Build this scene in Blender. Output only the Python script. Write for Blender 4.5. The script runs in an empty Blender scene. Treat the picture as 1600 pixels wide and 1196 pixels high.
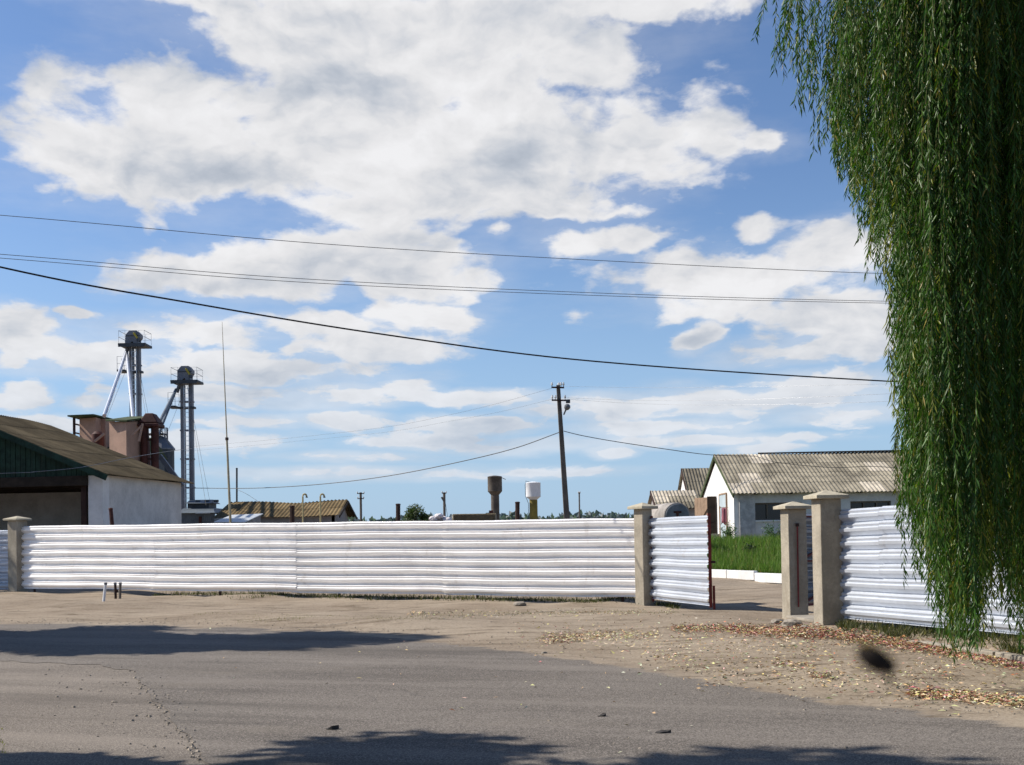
import bpy, bmesh, math, random
import numpy as np
from mathutils import Vector, Matrix
R = math.radians
random.seed(7)
rng = np.random.default_rng(11)
SC = bpy.context.scene
COL = SC.collection

# ------------------------------------------------------------------ camera
F = 1750.0                       # focal length in photograph pixels (1600 wide)
EYE = 1.6
PITCH, ROLL, SHIFT = R(1.2), R(-0.95), (238 - F * math.tan(R(1.2))) / 1600.0
cd = bpy.data.cameras.new("camera")
cam = bpy.data.objects.new("camera", cd)
COL.objects.link(cam)
cd.sensor_width = 36.0
cd.lens = 36.0 * F / 1600.0
cd.shift_y = SHIFT
cd.clip_start = 0.05
cd.clip_end = 9000
MROT = Matrix.Rotation(R(90) + PITCH, 4, 'X') @ Matrix.Rotation(ROLL, 4, 'Z')
cam.matrix_world = Matrix.Translation((0, 0, EYE)) @ MROT
SC.camera = cam
cd.dof.use_dof = True            # small aperture: only what hovers right before the lens is soft
cd.dof.focus_distance = 16.0
cd.dof.aperture_fstop = 8.0

# ------------------------------------------------------------------ sun and exposure
SUN_AZ = Vector((-0.985, 0.17, 0)).normalized()
SUN_EL = R(43)
SUN_DIR = Vector((SUN_AZ.x * math.cos(SUN_EL), SUN_AZ.y * math.cos(SUN_EL), math.sin(SUN_EL)))
sl = bpy.data.lights.new("sun", 'SUN')
sl.energy = 5.0
sl.angle = R(0.53)
sl.color = (1.0, 0.93, 0.83)
sun = bpy.data.objects.new("sun", sl)
COL.objects.link(sun)
sun.rotation_euler = SUN_DIR.to_track_quat('Z', 'Y').to_euler()
SC.view_settings.view_transform = 'Standard'
SC.view_settings.look = 'None'
SC.view_settings.exposure = 0.45
SC.view_settings.gamma = 1.0


# ------------------------------------------------------------------ pixel helpers (photo pixels, 1600x1196)
def ray(px, py):
    v = Vector(((px - 800) / F, (598 - py) / F + SHIFT * 1600.0 / F, -1.0))
    return (MROT.to_3x3() @ v).normalized()


def W(px, py, D):
    """World point seen at photo pixel (px,py) at depth y=D."""
    r = ray(px, py)
    t = D / r.y
    return Vector((r.x * t, D, EYE + r.z * t))


# ------------------------------------------------------------------ node helpers
class NT:
    def __init__(s, tree):
        s.t = tree

    def n(s, typ, **kw):
        nd = s.t.nodes.new(typ)
        ins = kw.pop('ins', {})
        for k, v in kw.items():
            setattr(nd, k, v)
        for k, v in ins.items():
            s.put(nd.inputs[k], v)
        return nd

    def put(s, sock, v):
        if isinstance(v, bpy.types.NodeSocket):
            s.t.links.new(v, sock)
        elif isinstance(v, (tuple, list)) and len(v) == 3 and sock.type == 'RGBA':
            sock.default_value = (*v, 1)
        else:
            sock.default_value = v

    def math(s, op, a, b=None, c=None, clamp=False):
        nd = s.t.nodes.new('ShaderNodeMath')
        nd.operation = op
        nd.use_clamp = clamp
        s.put(nd.inputs[0], a)
        if b is not None: s.put(nd.inputs[1], b)
        if c is not None: s.put(nd.inputs[2], c)
        return nd.outputs[0]

    def vmath(s, op, a, b=None, c=None):
        nd = s.t.nodes.new('ShaderNodeVectorMath')
        nd.operation = op
        s.put(nd.inputs[0], a)
        if b is not None: s.put(nd.inputs[1], b)
        if c is not None: s.put(nd.inputs[2], c)
        return nd.outputs['Value' if op in ('LENGTH', 'DOT_PRODUCT') else 'Vector']

    def smooth(s, v, a, b, lo=0.0, hi=1.0):
        nd = s.t.nodes.new('ShaderNodeMapRange')
        nd.interpolation_type = 'SMOOTHSTEP'
        for i, x in enumerate((v, a, b, lo, hi)):
            s.put(nd.inputs[i], x)
        return nd.outputs[0]

    def noise(s, vec, scale, detail=5, rough=.55, dist=0.0):
        nd = s.n('ShaderNodeTexNoise')
        s.put(nd.inputs['Vector'], vec)
        nd.inputs['Scale'].default_value = scale
        nd.inputs['Detail'].default_value = detail
        nd.inputs['Roughness'].default_value = rough
        nd.inputs['Distortion'].default_value = dist
        return nd.outputs['Fac']

    def mix(s, f, a, b, mode='MIX'):
        nd = s.t.nodes.new('ShaderNodeMix')
        nd.data_type = 'RGBA'
        nd.blend_type = mode
        s.put(nd.inputs[0], f)
        s.put(nd.inputs[6], a)
        s.put(nd.inputs[7], b)
        return nd.outputs[2]

    def comb(s, x, y, z):
        nd = s.t.nodes.new('ShaderNodeCombineXYZ')
        for i, v in enumerate((x, y, z)): s.put(nd.inputs[i], v)
        return nd.outputs[0]


def c3(*c):
    return (c[0], c[1], c[2], 1.0)


# ------------------------------------------------------------------ world: Nishita sky with a layer of fair-weather cumulus
world = bpy.data.worlds.new("World")
SC.world = world
world.use_nodes = True
T = NT(world.node_tree)
world.node_tree.nodes.clear()
sky = T.n('ShaderNodeTexSky', sky_type='NISHITA', sun_disc=False)
sky.sun_elevation = SUN_EL
sky.sun_rotation = math.atan2(SUN_AZ.x, SUN_AZ.y)
sky.altitude = 100
sky.air_density = 1.0
sky.dust_density = 0.4
sky.ozone_density = 2.2
SKY_S = 0.084
geo = T.n('ShaderNodeTexCoord')
sep = T.n('ShaderNodeSeparateXYZ', ins={0: geo.outputs['Generated']})
az = T.math('ARCTAN2', sep.outputs[0], sep.outputs[1])
el = T.math('ARCSINE', sep.outputs[2])
P0 = T.comb(az, el, 0.0)
# low clouds are seen edge-on: their pattern flattens towards the horizon
elc = T.math('MAXIMUM', el, 0.0)
vv = T.math('MULTIPLY', T.math('POWER', T.math('ADD', elc, 0.02), 0.72), 1.75)
Q = T.comb(az, vv, 0.37)


def fbm(vec, sc, det, ro, di=0.0):
    return T.noise(vec, sc, det, ro, di)


wx = T.math('SUBTRACT', fbm(Q, 5.0, 6, .58), .5)
wq = T.vmath('ADD', Q, (4.1, 7.7, 2.2))
wy = T.math('SUBTRACT', fbm(wq, 7.0, 6, .58), .5)
PW = T.vmath('ADD', P0, T.comb(T.math('MULTIPLY', wx, .10), T.math('MULTIPLY', wy, T.smooth(el, .0, .30, .008, .055)), 0.0))

# cumulus masses: centre and half-axes in photo pixels, weight
BL = [(640, 70, 330, 85, 1.3), (640, 150, 300, 60, .8), (300, 5, 260, 20, .8), (980, 0, 260, 30, .9), (800, 40, 120, 40, .5),
      (270, 215, 190, 85, 1.2), (110, 235, 120, 60, 1.0), (60, 285, 90, 30, .6), (200, 160, 110, 30, .6), (350, 290, 120, 40, .7),
      (650, 240, 400, 100, 1.4), (960, 240, 180, 62, 1.1), (1120, 235, 60, 26, .8), (1180, 236, 50, 17, .8), (930, 115, 90, 50, .9),
      (560, 320, 220, 32, .9), (850, 325, 150, 24, .8), (960, 330, 60, 14, .6),
      (400, 425, 210, 42, 1.2), (520, 395, 170, 30, .9), (660, 425, 150, 42, 1.1), (590, 375, 110, 20, .8), (240, 425, 80, 20, .7),
      (930, 378, 110, 25, .9), (775, 372, 32, 18, .8),
      (1150, 440, 190, 40, 1.2), (1190, 358, 38, 18, .8), (1330, 395, 120, 45, 1.1), (1130, 410, 80, 28, .6), (1120, 480, 150, 20, .5), (1340, 510, 120, 48, 1.0), (1270, 545, 120, 26, .7),
      (1083, 525, 34, 19, 1.0), (1250, 480, 40, 24, .5),
      (640, 497, 85, 26, 1.0), (470, 510, 180, 22, .7), (300, 520, 150, 28, .8), (560, 545, 140, 20, .9), (380, 575, 220, 24, .7), (105, 494, 22, 12, .8),
      (30, 522, 55, 38, 1.2), (90, 555, 80, 26, .7), (20, 620, 40, 18, .9), (50, 662, 90, 12, .8), (180, 560, 90, 26, .7), (130, 630, 40, 10, .6),
      (640, 607, 50, 15, 1.0), (540, 615, 110, 16, .7), (360, 620, 150, 20, .7), (520, 661, 65, 13, 1.0), (740, 665, 90, 14, 1.0), (650, 690, 110, 14, .8), (770, 622, 90, 13, .9),
      (860, 640, 60, 14, .6), (1000, 640, 110, 20, .9), (1120, 630, 110, 22, .9), (1280, 600, 120, 22, .9), (950, 708, 34, 9, 1.0), (780, 700, 100, 10, .6),
      (1185, 700, 45, 7, .9), (1030, 670, 110, 12, .8), (560, 715, 120, 9, .6), (1310, 650, 90, 14, .5), (400, 660, 90, 12, .6), (560, 738, 200, 9, .6), (300, 690, 140, 16, .7), (830, 738, 140, 8, .6), (1100, 690, 160, 7, .6), (760, 335, 120, 20, .6), (330, 556, 140, 14, .6), (1230, 620, 120, 16, .8)]
f = None
for cx, cy, rx, ry, w in BL:
    d = ray(cx, cy)
    if cy > 480: w = w * 1.1 + .1
    ca, ce = math.atan2(d.x, d.y), math.asin(d.z)
    ix, iy = F / (rx * 1.34), F / (ry * 1.42)
    q = T.vmath('MULTIPLY_ADD', PW, (ix, iy, 0.0), (-ca * ix, -ce * iy, 0.0))
    v = T.math('MULTIPLY_ADD', T.vmath('LENGTH', q), -w, w)
    f = v if f is None else T.math('SMOOTH_MAX', f, v, 0.12)
# other parts of the sky (outside the picture): scattered cloud from noise alone
away = T.smooth(T.math('ABSOLUTE', az), .50, .75)
away = T.math('MAXIMUM', away, T.smooth(el, .50, .65))
gen = T.math('SUBTRACT', T.math('MULTIPLY', fbm(Q, 2.2, 4, .5), 3.2), 2.0)
f = T.math('MAXIMUM', f, T.math('MULTIPLY_ADD', away, 3.0, T.math('SUBTRACT', gen, 3.0)))


def puff(vec):
    a = fbm(vec, 8.0, 8, .56, .1)
    a2 = fbm(T.vmath('MULTIPLY', vec, (1.0, 1.5, 1.0)), 24.0, 6, .58, .1)
    k = T.smooth(el, .28, .10)
    a = T.math('ADD', T.math('MULTIPLY', a, T.math('SUBTRACT', 1.0, T.math('MULTIPLY', k, .6))), T.math('MULTIPLY', a2, T.math('MULTIPLY', k, .6)))
    a = T.math('MULTIPLY_ADD', T.math('SUBTRACT', a, .5), T.math('MULTIPLY_ADD', k, .6, 1.0), .5)
    b = T.n('ShaderNodeTexVoronoi', feature='SMOOTH_F1', ins={'Vector': vec, 'Scale': 20.0, 'Detail': 2.0, 'Roughness': .5, 'Smoothness': .8})
    return T.math('SUBTRACT', T.math('ADD', a, .17), T.math('MULTIPLY', b.outputs['Distance'], .34))


QW = T.vmath('ADD', Q, T.comb(T.math('MULTIPLY', wx, .10), T.math('MULTIPLY', wy, .08), 0.0))
n0 = puff(QW)
soft = fbm(T.vmath('MULTIPLY', Q, (1.0, 1.3, 1.0)), 30.0, 6, .65, .3)
den = T.math('ADD', T.math('MULTIPLY', f, 1.5), T.math('MULTIPLY', T.math('SUBTRACT', n0, .50), 2.6))
den = T.math('ADD', den, T.math('MULTIPLY', T.math('SUBTRACT', soft, .5), .75))
alpha = T.smooth(den, -.12, .52)
wisp = fbm(T.vmath('MULTIPLY', Q, (1.0, 2.2, 1.0)), 6.0, 8, .62)
lowk = T.smooth(el, .24, .08)
veil = T.math('MULTIPLY', T.smooth(T.math('MULTIPLY_ADD', f, .55, wisp), .34, .84), T.math('MULTIPLY_ADD', lowk, .45, .20))
alpha = T.math('MAXIMUM', alpha, veil)
# light from the upper left: tops of the billows bright, hollows and bases grey
m0 = fbm(QW, 7.5, 4, .55)
m1 = fbm(T.vmath('ADD', QW, (-.020, .045, 0.0)), 7.5, 4, .55)
relief = T.math('MULTIPLY', T.math('SUBTRACT', m0, m1), .60)
s1 = fbm(T.vmath('ADD', QW, (-.008, .016, 0.0)), 22.0, 4, .6)
s0 = fbm(QW, 22.0, 4, .6)
relief = T.math('ADD', relief, T.math('MULTIPLY', T.math('SUBTRACT', s0, s1), .26))
band = fbm(T.vmath('MULTIPLY', Q, (1.0, 2.8, 1.0)), 4.0, 4, .5)
thick = T.math('MULTIPLY', T.smooth(den, .3, 1.6), T.smooth(band, .44, .66))
lum = T.math('ADD', T.math('MULTIPLY_ADD', thick, -.13, .93), relief)
lum = T.math('MINIMUM', T.math('MAXIMUM', lum, .62), 1.03)
CL = 0.635
ccol = T.mix(T.smooth(lum, .66, .96), c3(.74, .82, .95), c3(.98, .98, 1.0))
ccol = T.mix(1.0, ccol, T.comb(lum, lum, lum), 'MULTIPLY')
low = T.smooth(el, .0, .22)
ccol = T.mix(low, T.mix(.50, ccol, c3(.58, .735, .93)), ccol)
skyn = T.mix(1.0, sky.outputs[0], c3(SKY_S * .90, SKY_S * 1.0, SKY_S * 1.16), 'MULTIPLY')
hz = T.math('MULTIPLY', T.smooth(el, .32, -.02), .80)
skyn = T.mix(hz, skyn, c3(.271, .41, .586))
ccol = T.mix(1.0, ccol, c3(CL, CL, CL), 'MULTIPLY')
fin = T.mix(T.math('MULTIPLY', alpha, T.smooth(el, -.01, .03)), skyn, ccol)
bg = T.n('ShaderNodeBackground', ins={'Color': fin, 'Strength': 1.0})
out = T.n('ShaderNodeOutputWorld', ins={0: bg.outputs[0]})
world.cycles.sampling_method = 'MANUAL'
world.cycles.sample_map_resolution = 512


# ------------------------------------------------------------------ materials
def mat(name, base, rough=.8, metal=0.0, var=.25, vscale=3.0, dark=None, bump=.0, bscale=40.0, spec=.3, extra=None):
    base = tuple(x * (.82 if max(base) < .62 else .93) for x in base)
    if dark: dark = tuple(x * .8 for x in dark)
    """Painted/earthen surface: base colour varied by two noises, optional second tone and bump."""
    m = bpy.data.materials.new(name)
    m.use_nodes = True
    t = NT(m.node_tree)
    b = m.node_tree.nodes['Principled BSDF']
    tc = t.n('ShaderNodeTexCoord').outputs['Object']
    n = t.noise(tc, vscale, 6, .6)
    n2 = t.noise(tc, vscale * 9, 4, .6)
    k = t.math('ADD', t.math('MULTIPLY', n, .7), t.math('MULTIPLY', n2, .3))
    dk = dark or tuple(x * (1 - var) for x in base)
    lt = tuple(min(1, x * (1 + var * .6)) for x in base)
    col = t.mix(t.smooth(k, .36, .64), dk, lt)
    if extra: col = extra(t, tc, col)
    t.put(b.inputs['Base Color'], col)
    b.inputs['Roughness'].default_value = rough
    b.inputs['Metallic'].default_value = metal
    b.inputs['Specular IOR Level'].default_value = spec
    if bump:
        bn = t.n('ShaderNodeBump', ins={'Strength': 1.0, 'Distance': bump, 'Height': t.noise(tc, bscale, 5, .6)})
        t.put(b.inputs['Normal'], bn.outputs[0])
    return m


def attr_tone(name='tone'):
    def g(t, tc, col):
        a = t.n('ShaderNodeAttribute', attribute_name=name)
        return t.mix(1.0, col, a.outputs['Color'], 'MULTIPLY')
    return g


def streaks(strength=.35, tint=(.25, .2, .15), sx=6.0, sz=.7):
    def g(t, tc, col):
        v = t.vmath('MULTIPLY', tc, (sx, sx, sz))
        s = t.smooth(t.noise(v, 1.0, 6, .65), .52, .78)
        return t.mix(t.math('MULTIPLY', s, strength), col, tint)
    return g


def mat_ground():
    m = bpy.data.materials.new("dirt")
    m.use_nodes = True
    t = NT(m.node_tree)
    b = m.node_tree.nodes['Principled BSDF']
    tc = t.n('ShaderNodeTexCoord').outputs['Object']
    col, h = dirt_nodes(t, tc)
    t.put(b.inputs['Base Color'], col)
    b.inputs['Roughness'].default_value = .95
    b.inputs['Specular IOR Level'].default_value = .12
    bn = t.n('ShaderNodeBump', ins={'Strength': 1.0, 'Distance': .03, 'Height': h})
    t.put(b.inputs['Normal'], bn.outputs[0])
    return m


def dirt_nodes(t, tc):
    big = t.noise(tc, .35, 5, .6)
    mid = t.noise(t.vmath('MULTIPLY', tc, (.6, 1.6, 1.0)), 1.6, 6, .65)
    fin = t.noise(tc, 22, 4, .7)
    col = t.mix(t.smooth(big, .35, .65), c3(.228, .180, .131), c3(.300, .246, .185))
    col = t.mix(t.smooth(mid, .48, .70), col, c3(.112, .084, .056))
    trk = t.noise(t.vmath('MULTIPLY', tc, (.22, 2.6, 1.0)), 1.3, 5, .6)
    col = t.mix(t.math('MULTIPLY', t.smooth(trk, .52, .70), .55), col, c3(.150, .114, .078))
    col = t.mix(t.math('MULTIPLY', t.smooth(trk, .46, .30), .5), col, c3(.33, .28, .21))
    col = t.mix(t.math('MULTIPLY', t.smooth(fin, .45, .75), .55), col, c3(.34, .30, .24))
    col = t.mix(t.math('MULTIPLY', t.smooth(fin, .50, .28), .6), col, c3(.10, .076, .055))
    vor = t.n('ShaderNodeTexVoronoi', ins={'Vector': tc, 'Scale': 38.0})
    peb = t.smooth(vor.outputs['Distance'], .20, .10)
    peb = t.math('MULTIPLY', peb, t.smooth(t.noise(tc, 3.0, 3, .6), .48, .66))
    col = t.mix(t.math('MULTIPLY', peb, .7), col, c3(.40, .36, .31))
    h = t.math('ADD', t.math('MULTIPLY', fin, .35), t.math('MULTIPLY', mid, 1.0))
    h = t.math('ADD', h, t.math('MULTIPLY', peb, .25))
    return col, h


def mat_asphalt(name, c1, c2, edge=True):
    m = bpy.data.materials.new(name)
    m.use_nodes = True
    t = NT(m.node_tree)
    b = m.node_tree.nodes['Principled BSDF']
    tc = t.n('ShaderNodeTexCoord').outputs['Object']
    big = t.noise(t.vmath('MULTIPLY', tc, (.5, 1.3, 1)), .5, 5, .6)
    sp = t.noise(tc, 75, 3, .75)
    vor = t.n('ShaderNodeTexVoronoi', ins={'Vector': tc, 'Scale': 48.0})
    col = t.mix(t.smooth(big, .35, .65), c1, c2)
    col = t.mix(t.math('MULTIPLY', t.smooth(sp, .50, .64), .80), col, tuple(min(1, x * 2.1) for x in c2[:3]) + (1,))
    col = t.mix(t.math('MULTIPLY', t.smooth(sp, .50, .36), .75), col, tuple(x * .35 for x in c1[:3]) + (1,))
    sp2 = t.noise(tc, 26, 3, .7)
    col = t.mix(t.math('MULTIPLY', t.smooth(sp2, .52, .70), .35), col, tuple(min(1, x * 1.7) for x in c2[:3]) + (1,))
    # worn streaks that follow the traffic
    rv = t.n('ShaderNodeVectorRotate', rotation_type='Z_AXIS', ins={'Vector': tc, 'Angle': R(17)}).outputs[0]
    lane = t.noise(t.vmath('MULTIPLY', rv, (.10, 1.1, 1)), 1.1, 6, .62)
    col = t.mix(t.math('MULTIPLY', t.smooth(lane, .50, .66), .40), col, tuple(min(1, x * 1.5) for x in c2[:3]) + (1,))
    col = t.mix(t.math('MULTIPLY', t.smooth(lane, .48, .34), .45), col, tuple(x * .62 for x in c1[:3]) + (1,))
    st = t.smooth(vor.outputs['Distance'], .24, .12)
    st = t.math('MULTIPLY', st, t.smooth(t.noise(tc, 14, 2, .5), .45, .6))
    col = t.mix(t.math('MULTIPLY', st, .5), col, c3(.30, .27, .23))
    # worn, dusty patches and a few cracks
    dust = t.smooth(t.noise(t.vmath('MULTIPLY', tc, (.35, 1.1, 1)), .9, 6, .65), .54, .74)
    col = t.mix(t.math('MULTIPLY', dust, .35), col, c3(.175, .150, .12))
    w = t.vmath('ADD', tc, t.vmath('MULTIPLY', t.n('ShaderNodeTexNoise', ins={'Vector': tc, 'Scale': 1.5}).outputs['Color'], (1.2, 1.2, 0)))
    cr = t.n('ShaderNodeTexVoronoi', feature='DISTANCE_TO_EDGE', ins={'Vector': w, 'Scale': .33})
    crk = t.math('MULTIPLY', t.smooth(cr.outputs['Distance'], .010, .002), t.smooth(t.noise(tc, .6, 3, .5), .50, .60))
    col = t.mix(t.math('MULTIPLY', crk, .15), col, c3(.03, .027, .024))
    if edge:
        a = t.n('ShaderNodeAttribute', attribute_name='edge').outputs['Fac']
        nn = t.noise(t.vmath('MULTIPLY', tc, (.7, 1.6, 1)), 1.3, 7, .68)
        k = t.smooth(t.math('ADD', a, t.math('MULTIPLY', t.math('SUBTRACT', nn, .5), 1.6)), .62, .38)
        dc, dh = dirt_nodes(t, tc)
        col = t.mix(k, col, dc)
    t.put(b.inputs['Base Color'], col)
    b.inputs['Roughness'].default_value = .9
    b.inputs['Specular IOR Level'].default_value = .2
    h = t.math('ADD', t.math('MULTIPLY', sp, .5), t.math('MULTIPLY', st, .5))
    h = t.math('SUBTRACT', h, t.math('MULTIPLY', crk, .5))
    bn = t.n('ShaderNodeBump', ins={'Strength': 1.0, 'Distance': .010, 'Height': h})
    t.put(b.inputs['Normal'], bn.outputs[0])
    return m


def mat_leaf(name, trans=.35, rough=.45, spec=.5):
    m = bpy.data.materials.new(name)
    m.use_nodes = True
    t = NT(m.node_tree)
    b = m.node_tree.nodes['Principled BSDF']
    a = t.n('ShaderNodeAttribute', attribute_name='tone').outputs['Color']
    t.put(b.inputs['Base Color'], a)
    b.inputs['Roughness'].default_value = rough
    b.inputs['Specular IOR Level'].default_value = spec
    tr = t.n('ShaderNodeBsdfTranslucent', ins={'Color': t.mix(1.0, a, c3(1.3, 1.5, .6), 'MULTIPLY')})
    mx = t.n('ShaderNodeMixShader', ins={0: trans, 1: b.outputs[0], 2: tr.outputs[0]})
    t.put(m.node_tree.nodes['Material Output'].inputs[0], mx.outputs[0])
    return m


def sheet_extra(t, tc, col):
    a = t.n('ShaderNodeAttribute', attribute_name='tone').outputs['Color']
    col = t.mix(1.0, col, a, 'MULTIPLY')
    v = t.vmath('MULTIPLY', tc, (2.2, 2.2, .8))
    s = t.smooth(t.noise(v, 1.4, 6, .7), .55, .80)
    col = t.mix(t.math('MULTIPLY', s, .45), col, c3(.36, .30, .24))
    g = t.noise(t.vmath('MULTIPLY', tc, (.8, .8, 9)), 1.0, 4, .6)
    return t.mix(t.math('MULTIPLY', t.smooth(g, .5, .72), .10), col, c3(.40, .39, .38))


M = {}
M['dirt'] = mat_ground()
M['road'] = mat_asphalt("asphalt", c3(.104, .091, .079), c3(.148, .131, .114))
M['sideroad'] = mat_asphalt("old_asphalt", c3(.128, .110, .093), c3(.175, .152, .128))
M['zinc'] = mat("zinc_sheet", (.98, .965, .945), rough=.40, metal=.27, var=.06, vscale=1.2, spec=.5, extra=sheet_extra)
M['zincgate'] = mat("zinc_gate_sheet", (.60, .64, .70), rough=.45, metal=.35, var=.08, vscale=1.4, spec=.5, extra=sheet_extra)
M['concrete'] = mat("pillar_concrete", (.40, .355, .28), rough=.92, var=.22, vscale=2.2, bump=.010, bscale=30, extra=streaks(.6, (.20, .165, .12), 4, 1.5))
M['cap'] = mat("cap_concrete", (.50, .45, .34), rough=.92, var=.18, vscale=5, bump=.004)
M['redsteel'] = mat("red_primer_steel", (.20, .035, .03), rough=.6, var=.35, vscale=5)
M['kerb'] = mat("kerb_stone", (.36, .32, .26), rough=.95, var=.25, vscale=3, bump=.008)
M['whitewash'] = mat("whitewash", (.76, .75, .73), rough=.95, var=.10, vscale=1.2, bump=.004, bscale=20, extra=streaks(.5, (.40, .37, .33), 1.4, .8))
M['whitewash2'] = mat("dull_whitewash", (.66, .635, .60), rough=.95, var=.16, vscale=1.0, bump=.004, bscale=18, extra=streaks(.45, (.33, .31, .29), 1.1, .9))
M['greywall'] = mat("grey_render", (.36, .34, .33), rough=.95, var=.22, vscale=1.4, bump=.004, extra=streaks(.5, (.20, .17, .15), 1.4, .7))
M['slate'] = mat("asbestos_roof", (.32, .285, .215), rough=.95, var=.33, vscale=1.1, spec=.15, extra=attr_tone())
M['moss'] = mat("mossy_roof", (.130, .102, .062), rough=.97, var=.30, vscale=.8, spec=.1, extra=attr_tone())
M['ochreroof'] = mat("ochre_roof", (.215, .155, .078), rough=.95, var=.30, vscale=.9, spec=.12, extra=attr_tone())
M['darkwood'] = mat("dark_wood", (.040, .030, .022), rough=.9, var=.4)
M['greenboard'] = mat("green_boards", (.018, .050, .034), rough=.8, var=.45, vscale=2.5, extra=streaks(.5, (.03, .04, .03), 5, .5))
M['greenroof'] = mat("green_roof", (.060, .085, .035), rough=.9, var=.4, vscale=1.2)
M['pink'] = mat("pink_sheet", (.46, .30, .225), rough=.85, var=.14, vscale=1.5, extra=streaks(.4, (.25, .15, .11), 2.2, .5))
M['rust'] = mat("rust_red_steel", (.085, .027, .020), rough=.7, var=.5, vscale=1.8)
M['greysteel'] = mat("grey_steel", (.23, .24, .27), rough=.55, metal=.4, var=.22, vscale=1.2)
M['darksteel'] = mat("dark_grey_steel", (.075, .085, .095), rough=.6, metal=.3, var=.25, vscale=1.1)
M['bluesteel'] = mat("blue_grey_steel", (.15, .18, .21), rough=.6, metal=.3, var=.25, vscale=1.1)
M['brightpipe'] = mat("bright_zinc_pipe", (.62, .64, .68), rough=.35, metal=.6, var=.15)
M['yellow'] = mat("yellow_paint", (.52, .42, .04), rough=.6, var=.15)
M['glass'] = mat("dark_glass", (.012, .013, .014), rough=.15, var=.2, spec=.5)
M['frame'] = mat("window_frame", (.16, .13, .10), rough=.8, var=.2)
M['palewood'] = mat("pale_wood_door", (.36, .25, .17), rough=.85, var=.22, vscale=2, extra=streaks(.5, (.20, .13, .09), 14, .8))
M['bluedoor'] = mat("pale_blue_door", (.46, .54, .58), rough=.8, var=.12, vscale=2)
M['brick'] = mat("whitewashed_brick", (.55, .53, .51), rough=.95, var=.25, vscale=5, bump=.02, bscale=12)
M['poleconc'] = mat("pole_concrete", (.155, .135, .115), rough=.95, var=.25, vscale=2, extra=streaks(.4, (.07, .06, .05), 8, .6))
M['ceramic'] = mat("insulator", (.65, .65, .62), rough=.3, var=.1)
M['lampglass'] = mat("lamp_glass", (.16, .17, .18), rough=.25, var=.2)
M['wire'] = mat("black_wire", (.015, .015, .017), rough=.6, var=.2)
M['wiregrey'] = mat("grey_wire", (.10, .095, .09), rough=.6, var=.3, vscale=.8)
M['wirepale'] = mat("aluminium_wire", (.30, .31, .33), rough=.4, metal=.6, var=.1)
M['darktower'] = mat("rusty_tank_steel", (.125, .105, .085), rough=.7, metal=.15, var=.4, vscale=.5, extra=streaks(.7, (.05, .04, .035), 1.5, .15))
M['whitetank'] = mat("white_tank_paint", (.72, .73, .75), rough=.6, var=.10, vscale=.5, extra=streaks(.35, (.30, .27, .25), 1.6, .2))
M['ochrecol'] = mat("ochre_column", (.26, .20, .045), rough=.8, var=.35, vscale=.5, extra=streaks(.7, (.15, .12, .04), 2, .15))
M['tank'] = mat("tank_steel", (.38, .35, .32), rough=.8, var=.3, vscale=2, extra=streaks(.6, (.15, .10, .07), 3, 3))
M['tankend'] = mat("tank_end_steel", (.20, .22, .24), rough=.7, var=.3, vscale=2)
M['creampaint'] = mat("cream_pipe_paint", (.50, .42, .22), rough=.7, var=.15)
M['mast'] = mat("mast_paint", (.47, .41, .27), rough=.7, var=.2)
M['brownsteel'] = mat("brown_steel", (.055, .028, .022), rough=.8, var=.4)
M['bags'] = mat("white_sack_fabric", (.70, .66, .66), rough=.9, var=.2, vscale=1.5)
M['cloth'] = mat("pink_cloth", (.42, .16, .20), rough=.95, var=.15, vscale=4)
M['bark'] = mat("bark", (.10, .078, .055), rough=.95, var=.4, vscale=4, bump=.02, bscale=14)
M['twig'] = mat("twig", (.10, .11, .03), rough=.8, var=.2)
M['leaf'] = mat_leaf("willow_leaf", .30, .40, .30)
M['leaf2'] = mat_leaf("leaf", .3, .5, .35)
M['grass'] = mat_leaf("grass_blade", .35, .55, .3)
M['litter'] = mat('dry_leaf', (1, 1, 1), rough=.85, var=.0, spec=.15, extra=attr_tone())
M['ribpanel'] = mat('ribbed_panel', (.34, .29, .20), rough=.8, var=.2)
M['fur'] = mat("insect_fur", (.020, .014, .010), rough=.95, var=.4, vscale=200)
M['furyellow'] = mat("yellow_fur", (.30, .20, .03), rough=.95, var=.4, vscale=200)
M['stone'] = mat("stone", (.34, .30, .25), rough=.95, var=.3, vscale=6, bump=.02, bscale=14)
M['whitemetal'] = mat("light_tin_roof", (.60, .64, .67), rough=.5, metal=.4, var=.12)
M['crownfar'] = mat("far_foliage", (.035, .055, .025), rough=1, var=.4, vscale=.4)


def mat_wing():
    m = bpy.data.materials.new("insect_wing"); m.use_nodes = True
    b = m.node_tree.nodes['Principled BSDF']
    b.inputs['Base Color'].default_value = (.10, .07, .05, 1)
    b.inputs['Alpha'].default_value = .35
    b.inputs['Roughness'].default_value = .3
    return m


M['wing'] = mat_wing()


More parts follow.
